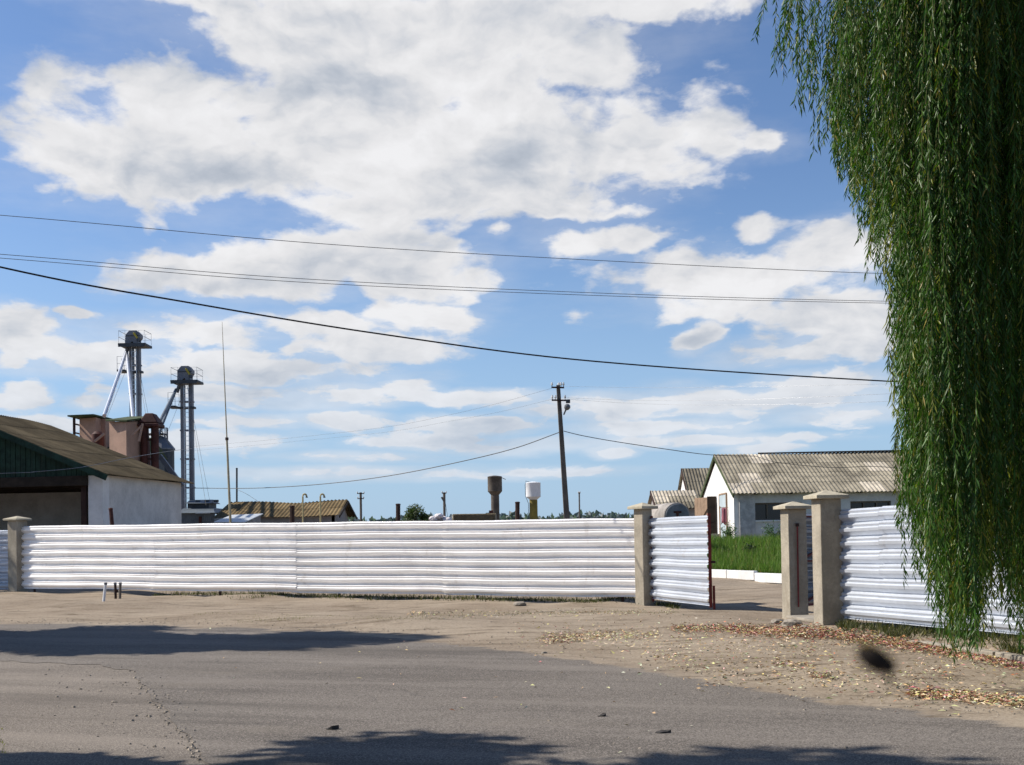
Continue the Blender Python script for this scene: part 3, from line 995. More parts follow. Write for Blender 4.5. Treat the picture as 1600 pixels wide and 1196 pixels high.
# ------------------------------------------------------------------ right house
def right_house():
    D0 = 55.0
    x0 = W(1155, 800, D0).x; x1 = x0 + 24.0
    W_ = 9.2; y1 = D0 + W_
    zb = 1.0; ze = W(1155, 770, D0).z; zr = W(1130, 714, D0 + W_ / 2).z
    t = thing('farm_house', (x0, D0, zb), 'low white farmhouse with patched corrugated roof behind the gateway', 'house')
    # front wall with window openings
    wins = [(W(1172, 800, D0).x, W(1222, 800, D0).x, W(0, 815, D0).z, W(0, 787, D0).z)]
    xa = wins[0][0]
    wz0, wz1 = W(1195, 813, D0).z, W(1195, 786, D0).z
    ww = 2.55
    openings = [(xa, xa + ww)]
    xb = W(1329, 800, D0).x
    openings += [(xb, xb + 2.0), (xb + 3.6, xb + 5.6), (xb + 7.8, xb + 9.8)]
    openings = [o for o in openings if o[1] < x1 - .5]
    cur = x0
    mb = MB()
    th = .35
    for a, b in openings:
        mb.box(((cur + a) / 2, D0 + th / 2, (zb + ze) / 2), (a - cur, th, ze - zb))
        mb.box(((a + b) / 2, D0 + th / 2, (zb + wz0) / 2), (b - a, th, wz0 - zb))
        mb.box(((a + b) / 2, D0 + th / 2, (wz1 + ze) / 2), (b - a, th, ze - wz1))
        cur = b
    mb.box(((cur + x1) / 2, D0 + th / 2, (zb + ze) / 2), (x1 - cur, th, ze - zb))
    mb.build('front_wall', M['whitewash2'], t)
    for i, (a, b) in enumerate(openings):
        w = MB()
        zc0, zc1 = wz0, wz1
        w.box(((a + b) / 2, D0 + .12, zc0 + .04), (b - a, .08, .08)).box(((a + b) / 2, D0 + .12, zc1 - .04), (b - a, .08, .08))
        for k in range(4):
            x = a + .04 + (b - a - .08) * k / 3
            w.box((x, D0 + .12, (zc0 + zc1) / 2), (.07, .076, zc1 - zc0 - .16))
        fo = w.build('window', M['frame'], t)
        MB().box(((a + b) / 2, D0 + .20, (zc0 + zc1) / 2), (b - a, .02, zc1 - zc0)).build('pane', M['glass'], fo)
        MB().box(((a + b) / 2, D0 - .04, zc0 - .04), (b - a + .16, .12, .06)).build('sill', M['whitewash'], fo)
    # corner pier of rough whitewashed brick
    MB().box((x0 + .38, D0 - .06, (zb + ze) / 2), (.76, .12, ze - zb - .02)).build('brick_pier', M['brick'], t)
    # gable wall
    gy = (D0 + y1) / 2
    MB().prism([(x0 - .003, D0, zb), (x0 - .003, y1, zb), (x0 - .003, y1, ze), (x0 - .003, gy, zr - .25), (x0 - .003, D0, ze)], (-.25, 0, 0)).build('gable_wall', M['whitewash'], t)
    MB().prism([(x1, D0, zb), (x1, y1, zb), (x1, y1, ze), (x1, gy, zr - .25), (x1, D0, ze)], (.25, 0, 0)).build('gable_wall', M['whitewash'], t)
    wallbox('rear_wall', t, M['whitewash2'], (x0, y1 - .2), (x1, y1 - .2), zb, ze)
    # roof slopes
    ov = .5
    sl = (zr - ze) / (W_ / 2)
    rf = roof('roof', t, (x0 - .38, D0 - .45, ze - .45 * sl + .12), (x1 + ov, D0 - .45, ze - .45 * sl + .12), (x0 - .38, gy, zr + .1), (x1 + ov, gy, zr + .1),
              M['slate'], pitch=.20, amp=.022, rows=4, seed=12, light=.07, sag=.03)
    roof('roof', t, (x1 + ov, y1 + .45, ze - .45 * sl + .12), (x0 - .38, y1 + .45, ze - .45 * sl + .12), (x1 + ov, gy, zr + .1), (x0 - .38, gy, zr + .1),
         M['slate'], pitch=.20, amp=.030, rows=4, seed=13, light=.1, sag=.03)
    MB().tube([(x0 + 2.0, gy, zr + .15), (x0 + 9, gy, zr + .17), (x1 + ov, gy, zr + .15)], .045, 6).build('ridge_cap', M['darkwood'], rf)
    # green verge board and eaves fascia
    for s in (-1, 1):
        ye = D0 - .45 if s < 0 else y1 + .45
        MB().beam((x0 - .35, ye, ze - .45 * sl + .02), (x0 - .35, gy, zr - .02), .05, .20).build('verge_board', M['greenroof'], t)
    for k in range(14):
        x = x0 + .8 + k * 1.7
        MB().box((x, D0 - .18, ze - .06), (.10, .42, .10)).build('rafter_end', M['darkwood'], t)
    # pale blue door in the gable with dark frame, and an open wooden door leaf
    yd0, yd1 = D0 + 1.7, D0 + 3.5
    dz0, dz1 = zb + .05, W(1136, 773, D0 + 2).z
    xx = x0 - .26
    d = MB().box((xx - .03, (yd0 + yd1) / 2, (dz0 + dz1) / 2), (.05, yd1 - yd0, dz1 - dz0)).build('door', M['bluedoor'], t)
    fm = MB()
    fm.box((xx - .035, yd0 - .04, (dz0 + dz1) / 2), (.08, .08, dz1 - dz0 + .1)).box((xx - .035, yd1 + .04, (dz0 + dz1) / 2), (.08, .08, dz1 - dz0 + .1))
    fm.box((xx - .035, (yd0 + yd1) / 2, dz1 + .05), (.08, yd1 - yd0, .08)).build('door_frame', M['palewood'], d)
    MB().box((xx - .08, yd0 + .12, (dz0 + dz1) / 2 - .1), (.04, .03, .16)).build('handle', M['brownsteel'], d)
    # doorway further back, interior shade painted as a dark panel, and open plank leaf
    ya, yb = D0 + 4.6, D0 + 6.3
    MB().box((xx - .01, (ya + yb) / 2, (dz0 + .25 + dz1) / 2), (.03, yb - ya, dz1 - dz0 - .25)).build('doorway_shade_panel', M['darkwood'], t)
    lf = MB()
    a = Vector((xx - .75, D0 + 7.1, 0)); b = Vector((xx - .06, D0 + 6.0, 0))
    zl0, zl1 = dz0 + .45, dz1 + .0
    for k in range(5):
        p = a.lerp(b, (k + .5) / 5)
        lf.box((p.x, p.y, (zl0 + zl1) / 2), ((b - a).length / 5 - .012, .05, zl1 - zl0), math.atan2(b.y - a.y, b.x - a.x))
    lf.beam((a.x + .02, a.y - .06, zl0 + .2), (b.x - .02, b.y - .06, zl1 - .3), .09, .03)
    lf.build('plank_door', M['palewood'], t)
    l2 = MB().box((xx - .28, ya - .02, (zl0 + zl1) / 2), (.45, .06, zl1 - zl0))
    l2.build('plank_door', M['darkwood'], t)
    # loading step
    MB().box((xx - .85, D0 + 5.0, zb + .22), (1.7, 2.6, .50)).build('loading_step', M['greywall'], t)
    # hanging cloth: a thing on a line by the door
    cb = W(1120.5, 795, D0 + 1.0)
    cl = MB(); n = 8
    vs = []
    zt, zb_ = W(1126, 794, D0 + 1.6).z, W(1126, 819, D0 + 1.6).z
    for j in range(6):
        for i in range(n + 1):
            u = i / n
            vs.append((x0 - .62 + u * .26, D0 + 1.35 + .05 * math.sin(u * 14 + j * .3), zt + (zb_ - zt) * j / 5 * (1 - .06 * math.sin(u * 7))))
    cl.add(vs, [(j * (n + 1) + i, j * (n + 1) + i + 1, (j + 1) * (n + 1) + i + 1, (j + 1) * (n + 1) + i) for j in range(5) for i in range(n)])
    co = cl.build('hanging_cloth', M['cloth'], smooth=True)
    co.modifiers.new('t', 'SOLIDIFY').thickness = .01
    tag(co, 'faded pink cloth hanging beside the pale blue door', 'cloth')
    pole = MB().tube([(x0 - .70, D0 + 1.42, zb - .1), (x0 - .68, D0 + 1.42, zt + .08)], .03, 6).tube([(x0 - .7, D0 + 1.42, zt + .02), (x0 - .26, D0 + 1.42, zt + .02)], .015, 6)
    tag(pole.build('cloth_rail', M['palewood']), 'thin wooden rail holding the pink cloth by the farmhouse', 'rail')
    return x0, D0, ze, zr, gy


HX, HD, HZE, HZR, HGY = right_house()


# sheds behind the house
def small_shed(px0, px1, pytop, pyeave, D, depth, label, seed, wallm, wpx=None):
    x0, x1 = W(px0, 800, D).x, W(px1, 800, D).x
    zt = W((px0 + px1) / 2, pytop, D + depth / 2).z; ze = W((px0 + px1) / 2, pyeave, D).z
    zb = .9
    t = thing('outbuilding', (x0, D, zb), label, 'shed')
    gy = D + depth / 2
    wx1 = x1 - .2; wx0 = x0 + .2
    poly = [(wx0, D, zb), (wx0, D + depth, zb), (wx0, D + depth, ze), (wx0, gy, zt - .1), (wx0, D, ze)]
    MB().prism(poly, (.25, 0, 0)).build('gable_wall', wallm, t)
    poly = [(wx1, y, z) for _, y, z in poly]
    MB().prism(poly, (-.25, 0, 0)).build('gable_wall', wallm, t)
    wallbox('front_wall', t, wallm, (wx0 + .25, D + .13), (wx1 - .25, D + .13), zb, ze, .25)
    wallbox('rear_wall', t, wallm, (wx0 + .25, D + depth - .13), (wx1 - .25, D + depth - .13), zb, ze, .25)
    roof('roof', t, (x0, D - .3, ze + .0), (x1, D - .3, ze + .0), (x0, gy, zt), (x1, gy, zt), M['slate'], pitch=.22, amp=.03, rows=3, seed=seed, light=.16, tones=(.62, 1.0))
    roof('roof', t, (x1, D + depth + .3, ze), (x0, D + depth + .3, ze), (x1, gy, zt), (x0, gy, zt), M['slate'], pitch=.22, amp=.03, rows=3, seed=seed + 1, light=.1)
    MB().beam((x0 - .02, D - .3, ze - .06), (x0 - .02, gy, zt - .06), .05, .2).build('verge_board', M['brownsteel'], t)
    return t


small_shed(1079, 1140, 732, 796, 76, 7.5, 'tall shed roof with missing patches left behind the farmhouse', 21, M['whitewash'])
small_shed(1025, 1097, 767, 795, 68, 5.0, 'low shed with ribbed grey roof behind the round tank', 25, M['greywall'])

# horizontal tank showing its round end
D = 47.0
tc = W(1058, 807, D); tr = .58
t = thing('fuel_tank', (tc.x, D, 0.5), 'horizontal round steel tank showing its dark end above the gate leaf', 'tank')
rot = Matrix.Rotation(R(90), 3, 'X') @ Matrix.Identity(3)
back = Vector((-.20, 1.0, 0)).normalized()
pts = [tc + back * s for s in (0, .03, .6, .62, 1.2, 1.22, 2.2, 2.23)]
MB().tube(pts, [tr * .96, tr, tr, tr * 1.02, tr * 1.02, tr, tr, tr * .9], 36).build('shell', M['tank'], t, smooth=True)
MB().tube([tc - back * .03, tc - back * .005], [tr * .86, tr * .90], 36).build('end_cap', M['tankend'], t, smooth=True)
MB().tube([tc - back * .05 + Vector((0, 0, .22)), tc - back * .05 - Vector((.0, 0, .2))], .05, 8).tube([tc - back * .06 + Vector((-.16, 0, .18)), tc - back * .06 + Vector((.16, 0, .18))], .04, 8).build('valve', M['rust'], t)
for s in (.3, 1.9):
    p = tc + back * s
    for dx in (-.35, .35):
        MB().box((p.x + dx, p.y, (p.z - .5 + float(gz(p.x, p.y))) / 2), (.12, .12, p.z - .5 - float(gz(p.x, p.y)) + .2)).build('leg', M['brownsteel'], t)

# white painted kerb of the yard lawn
a = hit(1060, 904); b = hit(1330, 911)
n = 6
for i in range(n):
    p = a.lerp(b, i / n); q = a.lerp(b, (i + 1) / n)
    d = q - p
    o = MB().box(((p.x + q.x) / 2, (p.y + q.y) / 2, float(gz(p.x, p.y)) + .11), (d.length - .03, .16, .30), math.atan2(d.y, d.x) + .006 * (-1) ** i).build('kerb_block', M['whitewash'], bevel=.015)
    lab = ['white painted kerb block hidden behind the gate leaf', 'white painted kerb block starting at the gate leaf edge', 'white painted kerb block left of the dark joint in the gateway',
           'white painted kerb block right of the joint in the gateway', 'white painted kerb block running behind the red-barred pillar', 'white painted kerb block behind the twin pillars'][i]
    tag(o, lab, 'kerb block', 'white kerb blocks edging the lawn')


# ------------------------------------------------------------------ left barn
def barn():
    A = W(160, 744, 46.0); ze = A.z + .05
    Bp = W(283, 757, 53.7)
    ax = Vector((Bp.x - A.x, Bp.y - A.y, 0)); Ls = ax.length; ax.normalize()
    u = Vector((-ax.y, ax.x, 0))          # to the left, across the gable
    hw = 6.9
    zr = ze + .415 * hw
    t = thing('open_barn', (A.x, A.y, 0), 'open-fronted barn with brown mossy roof and green boarded gable', 'barn')
    A2 = Vector((A.x, A.y, 0))

    def pt(s, w, z): return A2 + ax * s + u * w + Vector((0, 0, z))
    # side wall (right) and its pier, left wall, back wall
    th = .35
    MB().hexa([pt(.55, 0, 0), pt(Ls, 0, 0), pt(Ls, th, 0), pt(.55, th, 0)], [pt(.55, 0, ze), pt(Ls, 0, ze), pt(Ls, th, ze), pt(.55, th, ze)]).build('side_wall', M['whitewash2'], t)
    MB().hexa([pt(0, -.01, 0), pt(.55, -.01, 0), pt(.55, .62, 0), pt(0, .62, 0)], [pt(0, -.01, ze - .02), pt(.55, -.01, ze - .02), pt(.55, .62, ze - .02), pt(0, .62, ze - .02)]).build('corner_pier', M['whitewash'], t)
    W2 = hw * 2
    MB().hexa([pt(0, W2 - th, 0), pt(Ls, W2 - th, 0), pt(Ls, W2, 0), pt(0, W2, 0)], [pt(0, W2 - th, ze), pt(Ls, W2 - th, ze), pt(Ls, W2, ze), pt(0, W2, ze)]).build('side_wall', M['whitewash2'], t)
    MB().hexa([pt(Ls - th, th, 0), pt(Ls, th, 0), pt(Ls, W2 - th, 0), pt(Ls - th, W2 - th, 0)], [pt(Ls - th, th, ze), pt(Ls, th, ze), pt(Ls, W2 - th, ze), pt(Ls - th, W2 - th, ze)]).build('back_wall', M['whitewash2'], t)
    MB().prism([pt(Ls - .2, 0, ze), pt(Ls - .2, W2, ze), pt(Ls - .2, hw, zr - .1)], ax * .15).build('rear_gable', M['greenboard'], t)
    # boarded front gable: vertical planks
    bd = MB(); npl = 62
    for i in range(npl):
        w0, w1 = W2 * i / npl, W2 * (i + 1) / npl - .02
        z0 = ze - .02

        def top(w): return ze + (zr - ze) * (1 - abs(w - hw) / hw) - .08
        tz0, tz1 = max(z0 + .01, top(w0)), max(z0 + .01, top(w1))
        o = .01 * (i % 2)
        bd.hexa([pt(-.05 - o, w0, z0), pt(-.05 - o, w1, z0), pt(.0, w1, z0), pt(.0, w0, z0)], [pt(-.05 - o, w0, tz0), pt(-.05 - o, w1, tz1), pt(0, w1, tz1), pt(0, w0, tz0)])
    bd.build('gable_boards', M['greenboard'], t)
    bl = MB().hexa([pt(-.10, .62, ze - .42), pt(-.10, W2, ze - .42), pt(.2, W2, ze - .42), pt(.2, .62, ze - .42)], [pt(-.10, .62, ze - .025), pt(-.10, W2, ze - .025), pt(.2, W2, ze - .025), pt(.2, .62, ze - .025)])
    bl.build('lintel_beam', M['darkwood'], t)
    for k in range(4):
        s = .8 + k * (Ls - 1.2) / 3.2
        MB().hexa([pt(s, th, ze - .35), pt(s + .2, th, ze - .35), pt(s + .2, W2 - th, ze - .35), pt(s, W2 - th, ze - .35)], [pt(s, th, ze - .1), pt(s + .2, th, ze - .1), pt(s + .2, W2 - th, ze - .1), pt(s, W2 - th, ze - .1)]).build('tie_beam', M['darkwood'], t)
    p = pt(.3, .95, 0)
    MB().box((p.x, p.y, (ze - .42) / 2), (.22, .22, ze - .42), .1).build('door_post', M['brownsteel'], t)
    sl = (zr - ze) / hw
    ov, oe = .5, .45
    for s in (0, 1):
        w0 = -oe if s == 0 else W2 + oe
        e0 = pt(-ov, w0, ze - oe * sl + .16); e1 = pt(Ls + ov, w0, ze - oe * sl + .16)
        q0 = pt(-ov, hw, zr + .16); q1 = pt(Ls + ov, hw, zr + .16)
        roof('roof', t, e0, e1, q0, q1, M['moss'], pitch=.18, amp=.022, rows=5, seed=31 + s, light=.0, tones=(.80, 1.18), sag=.04)
        MB().beam(pt(-ov - .03, w0, ze - oe * sl + .03), pt(-ov - .03, hw, zr + .05), .05, .24).build('verge_board', M['greenboard'], t)
    return t


barn()


# ------------------------------------------------------------------ grain works behind the barn
def box_px(name, m, px0, px1, py0, zbot, D, dep, parent, skew=0.0):
    a, b = W(px0, py0, D), W(px1, py0, D)
    z1 = (a.z + b.z) / 2
    return MB().box(((a.x + b.x) / 2, D + dep / 2, (z1 + zbot) / 2), (b.x - a.x, dep, z1 - zbot)).build(name, m, parent)


def grain_tower():
    D = 62.0
    # tall narrow tower: front and right side visible
    a = W(163, 652, D); b = W(197, 656, D); z = b.z
    dep = 2.6
    t = thing('elevator_tower', (a.x, D, 0), 'tall narrow pink sheet-clad tower with green roof behind the barn', 'tower')
    x0, x1 = a.x, b.x
    z = W(197, 660, D).z; zk = W(190, 647, D + 1).z
    of = .75
    MB().hexa([(x0, D + of, 3.5), (x1, D, 3.5), (x1 + .42, D + dep, 3.5), (x0 + .42, D + dep + of, 3.5)],
              [(x0, D + of, z + .12), (x1, D, z), (x1 + .42, D + dep, z + .35), (x0 + .42, D + dep + of, z + .42)]).build('wall', M['pink'], t)
    MB().hexa([(x0 - .12, D + of - .25, z + .13), (x1 + .12, D - .25, z + .01), (x1 + .55, D + dep + .1, zk - .1), (x0 + .35, D + dep + of, zk)],
              [(x0 - .12, D + of - .25, z + .22), (x1 + .12, D - .25, z + .10), (x1 + .55, D + dep + .1, zk + .02), (x0 + .35, D + dep + of, zk + .12)]).build('roof', M['greenroof'], t)
    # brace
    p = W(148, 690, 61.5); q = W(163, 678, 61.5)
    MB().beam((p.x, 61.5, p.z), (q.x, 61.5, q.z), .12).build('brace', M['pink'], t)
    # box building to the left
    D2 = 66.0
    a = W(119, 653, D2); b = W(150, 653, D2); c = W(166, 652, D2 + 1.5)
    t2 = thing('machine_house', (a.x, D2, 0), 'wide low pink sheet-clad box with open left end left of the narrow tower', 'shed')
    z = a.z
    MB().hexa([(a.x, D2 + .5, 4), (b.x, D2, 4), (b.x, D2 + 2.4, 4), (a.x, D2 + 2.6, 4)], [(a.x, D2 + .5, z), (b.x, D2, z), (b.x, D2 + 2.4, z), (a.x, D2 + 2.6, z)]).build('wall', M['pink'], t2)
    MB().box(((b.x + c.x) / 2 + .1, D2 + 1.6, (z + 4) / 2), (c.x - b.x + .2, 1.6, z - 4)).build('wall', M['pink'], t2)
    MB().hexa([(a.x - .3, D2 - .55, z + .02), (c.x, D2 - .55, z + .06), (c.x, D2 + 2.6, z + .06), (a.x - .3, D2 + 2.6, z + .02)],
              [(a.x - .3, D2 - .55, z + .10), (c.x, D2 - .55, z + .14), (c.x, D2 + 2.6, z + .20), (a.x - .3, D2 + 2.6, z + .16)]).build('roof', M['greenroof'], t2)
    for dy in (0, 2.2):
        MB().box((a.x - .16, D2 + .1 + dy, (z + 4) / 2), (.12, .12, z - 4)).build('frame_post', M['brownsteel'], t2)
    for k in range(5):
        MB().box((a.x - .16, D2 + 1.2, z - .35 - k * .52), (.10, 2.1, .07)).build('frame_rail', M['brownsteel'], t2)
    # green-roofed grain store under the tower
    D3 = 66.5
    t3 = thing('grain_store', (W(120, 720, D3).x, D3, 0), 'dark green-roofed grain store beneath the pink tower', 'store')
    l, r = W(128, 705, D3), W(216, 705, D3)
    z0, z1 = W(200, 709, D3).z, W(200, 688, D3 + 4).z
    MB().box(((l.x + r.x) / 2, D3 + 2.5, z0 / 2), (r.x - l.x, 5, z0)).build('wall', M['darksteel'], t3)
    MB().prism([(l.x - .2, D3 - .5, z0), (l.x - .2, D3 + 2.6, z1), (l.x - .2, D3 + 5.4, z0)], (r.x - l.x + .3, 0, 0)).build('roof', M['greenroof'], t3)
    MB().box(((l.x + r.x) / 2 + 2.0, D3 - .56, z0 - .03), (r.x - l.x - 4.5, .06, .14)).build('fascia', M['greysteel'], t3)
    # hexagonal dark steel silo
    D4 = 71.0
    c = W(250, 700, D4 + 2)
    t4 = thing('grain_silo', (c.x, D4 + 2, 0), 'dark grey steel silo with railed conical top behind the rust-red ducts', 'silo')
    zt = W(250, 700, D4).z
    rad = (W(271, 700, D4 + 2).x - W(228, 700, D4 + 2).x) / 2
    MB().lathe((c.x, D4 + 2, 0), [(rad, 0), (rad, zt)], 14, .2).build('wall', M['darksteel'], t4)
    MB().lathe((c.x, D4 + 2, 0), [(rad + .06, zt + .003), (rad + .06, zt + .10), (rad * .42, zt + .85), (.1, zt + .95)], 14, .2).build('roof', M['greysteel'], t4)
    MB().box((c.x - .3, D4 + 2, zt + 1.05), (1.3, 1.1, .06)).build('platform', M['darksteel'], t4)
    rl = MB()
    n = 14
    rp = [(c.x + (rad * (.5 if k % 2 else .9)) * math.cos(k), 0, 0) for k in range(2)]
    for k in range(n):
        a0, a1 = .2 + 2 * math.pi * k / n, .2 + 2 * math.pi * (k + 1) / n
        p0 = Vector((c.x + rad * .55 * math.cos(a0), D4 + 2 + rad * .55 * math.sin(a0), zt + .66)); p1 = Vector((c.x + rad * .55 * math.cos(a1), D4 + 2 + rad * .55 * math.sin(a1), zt + .66))
        rl.beam(p0, p0 + Vector((0, 0, .8)), .035)
        rl.beam(p0 + Vector((0, 0, .8)), p1 + Vector((0, 0, .8)), .03)
        rl.beam(p0 + Vector((0, 0, .4)), p1 + Vector((0, 0, .4)), .025)
    # sloping rail from platform to the rim
    rl.beam((c.x + .5, D4 + .6, zt + 1.2), (c.x + rad, D4 + 1.2, zt + .25), .05)
    rl.build('railing', M['greysteel'], t4)
    ch0, ch1 = W(249, 712, D4 - 1), W(285, 760, D4 - 1)
    MB().beam(ch0, ch1, .28).build('chute', M['greysteel'], t4)
    # rust-red cyclone ducts
    D5 = 63.5
    cx = W(234, 700, D5).x
    t5 = thing('dust_cyclone', (cx, D5, 0), 'rust-red twin cyclone ducts with hooded top beside the pink tower', 'duct')
    s = D5 / F
    ztop = W(234, 646, D5).z; zc = W(234, 660, D5).z
    zl = 4.0
    for dx in (-.30, .30):
        MB().lathe((cx + dx, D5, 0), [(.22, zl), (.22, zc - .2), (.24, zc)], 14).build('pipe', M['rust'], t5, smooth=True)
    MB().lathe((cx - .46, D5 + .6, 0), [(.26, zl), (.30, zc - 2.2), (.22, zc - .5)], 14).build('pipe', M['rust'], t5, smooth=True)
    hood = MB()
    hood.hexa([(cx - .56, D5 - .3, zc - .05), (cx + .56, D5 - .3, zc - .05), (cx + .56, D5 + .9, zc - .05), (cx - .56, D5 + .9, zc - .05)],
              [(cx - .22, D5 - .1, ztop), (cx + .22, D5 - .1, ztop), (cx + .22, D5 + .6, ztop), (cx - .22, D5 + .6, ztop)])
    hood.box((cx, D5 + .3, zc - .18), (1.18, 1.26, .20))
    hood.build('hood', M['rust'], t5, bevel=.05)
    for z in (zc - 1.0, zc - 2.1):
        MB().box((cx, D5, z), (.26, .20, .10)).build('clamp', M['brownsteel'], t5)
    # drum of the bucket conveyor foot and rusty box
    D6 = 65.5
    a = W(212, 657, D6); b = W(222, 657, D6)
    MB().lathe(((a.x + b.x) / 2, D6, 0), [(.26, 5), (.26, a.z), (.1, a.z + .15)], 12).build('drum', M['rust'], t5, smooth=True)
    for (x0, y0, x1, y1) in ((206, 681, 221, 666), (217, 690, 223, 662)):
        MB().beam(W(x0, y0, 62.2), W(x1, y1, 62.2), .10).build('brace', M['pink'], t5)
    t6 = thing('screw_feeder', (W(200, 700, 64.5).x, 64.5, 0), 'short brown feeder drum behind the corner of the pink tower', 'feeder')
    p = W(160, 690, 64.6)
    MB().lathe((p.x - .25, 64.6, 0), [(.35, 4), (.35, W(150, 679, 64.6).z), (.18, W(150, 675, 64.6).z)], 12).build('body', M['rust'], t6, smooth=True)
    q = W(160, 690, 64.6)
    MB().beam(q, q + Vector((0, 0, -2)), .1).build('leg', M['rust'], t6)


grain_tower()


def elevator(cx, cy_plat, cy_top, D, label, chutes, mid, lean=0.006, bright=False):
    """bucket elevator: twin legs, ladder, platform with rail, head with spout and yellow motor guard."""
    s = D / F
    c = W(cx, cy_plat, D)
    X0, zp = c.x, c.z
    t = thing('bucket_elevator', (X0, D, 0), label, 'grain elevator', 'bucket elevators of the grain works')
    lw = 6.0 * s
    gap = 13.0 * s if not bright else 10.5 * s
    for k, sx in enumerate((-1, 1)):
        x = X0 + sx * gap / 2
        MB().box((x, D, zp / 2), (lw, .38, zp)).build('leg', M['greysteel'], t)
    col = MB()
    z = zp - 1.3
    while z > 1:
        col.box((X0, D, z), (gap + lw + .08, .46, .10)); z -= 2.05
    col.build('collar', M['greysteel'], t)
    ld = MB()
    lx = X0 + .02; ly = D - .26
    for sx in (-.17, .17):
        ld.beam((lx + sx, ly, 1), (lx + sx, ly, zp), .04)
    z = 1.2
    while z < zp:
        ld.beam((lx - .17, ly, z), (lx + .17, ly, z), .03); z += .34
    ld.build('ladder', M['brightpipe'], t)
    pw0, pw1 = -20 * s, 22 * s
    pf = MB().box((X0 + (pw0 + pw1) / 2, D - .1, zp + .08), (pw1 - pw0, 1.6, .16))
    pf.box((X0 + (pw0 + pw1) / 2, D - .93, zp + .02), (pw1 - pw0 - .06, .05, .26))
    pf.build('platform', M['darksteel'], t)
    rl = MB()
    ys = (D - .88, D + .66)
    for y in ys:
        for x in (pw0 + .05, -9 * s, pw1 - .45, pw1 - .05):
            rl.beam((X0 + x, y, zp + .16), (X0 + x, y, zp + 1.05), .014)
        for z in (1.05, .6):
            rl.beam((X0 + pw0 + .05, y, zp + z), (X0 + pw1 - .05, y, zp + z), .011)
    for x in (pw0 + .05, pw1 - .05):
        for z in (1.05, .6):
            rl.beam((X0 + x, ys[0], zp + z), (X0 + x, ys[1], zp + z), .024)
    rl.build('railing', M['greysteel'], t)
    # head: octagonal hood, sloping spout to the left
    zt = W(cx, cy_top, D).z
    H = zt - zp - .16
    hw = 11.5 * s
    zc = zp + .16
    prof = [(-hw * 1.0, zc + .55 * H), (-hw * .98, zc + .72 * H), (-hw * .5, zc + H), (hw * .5, zc + H), (hw * .98, zc + .74 * H), (hw * .95, zc + .50 * H),
            (hw * .72, zc + .36 * H), (hw * .72, zc), (hw * .2, zc), (-hw * .05, zc + .22 * H), (-hw * .45, zc + .02), (-hw * 1.05, zc + .02)]
    MB().prism([(X0 + x - .05, D - .35, z) for x, z in prof], (0, .75, 0)).build('head', M['greysteel'], t, bevel=.02)
    MB().box((X0 - .05, D - .36, zc + .62 * H), (hw * 1.9, .03, .06)).build('seam', M['darksteel'], t)
    MB().beam((X0 + hw * .15, D - .50, zc + .80 * H), (X0 + hw * .80, D - .50, zc + .30 * H), .17, .12).build('belt_guard', M['yellow'], t, bevel=.03)
    MB().tube([(X0 + hw * .80, D - .62, zc + .28 * H), (X0 + hw * .80, D - .30, zc + .28 * H)], .12, 10).build('motor', M['darksteel'], t, smooth=True)
    MB().tube([(X0 - hw * .9, D, zp + .1), (X0 - hw * 1.1, D, zp - .2), (X0 - hw * 1.38, D, zp - .62)], .13, 10).build('outlet', M['greysteel'], t, smooth=True)
    # mid-height rest platform on the left
    mx, my = mid
    m_ = W(mx, my, D)
    MB().box((m_.x, D - .1, m_.z), (12 * s, 1.0, .14)).build('rest_platform', M['darksteel'], t)
    rl = MB()
    for x in (-5.5 * s, 5.5 * s):
        for y in (D - .58, D + .38):
            rl.beam((m_.x + x, y, m_.z), (m_.x + x, y, m_.z + 1.0), .022)
    for y in (D - .58, D + .38):
        for z in (1.0, .5):
            rl.beam((m_.x - 5.5 * s, y, m_.z + z), (m_.x + 5.5 * s, y, m_.z + z), .018)
    rl.build('rest_railing', M['greysteel'], t)
    MB().box((X0, D - .02, m_.z - .05), (gap + lw + .3, .5, .14)).build('collar', M['darksteel'], t)
    # chutes
    for (x0, y0, x1, y1, D1, w) in chutes:
        p = W(x0, y0, D); q = W(x1, y1, D1)
        MB().tube([p, q], w, 10).build('chute', M['brightpipe'] if bright else M['bluesteel'], t, smooth=True)
    # guys
    for (x1, y1, D1) in ((cx - 68, cy_plat + 170, D + 6), (cx + 30, cy_plat + 190, D - 6), (cx + 42, cy_plat + 215, D + 8)):
        q = W(x1, y1, D1)
        MB().tube([(X0, D, zp), q], .010, 4).build('guy_wire', M['wiregrey'], t)
    return t


elevator(292, 600, 573, 80, 'shorter bucket elevator standing alone right of the rust-red ducts',
         [(275, 609, 243, 672, 66, .10), (275, 609, 247, 680, 72, .10)], (272, 637))
elevator(211, 543, 518, 80, 'taller bucket elevator with two bright chutes rising behind the pink tower',
         [(198, 550, 163, 650, 66, .12), (198, 550, 208, 655, 66, .11)], (193, 581), bright=True)
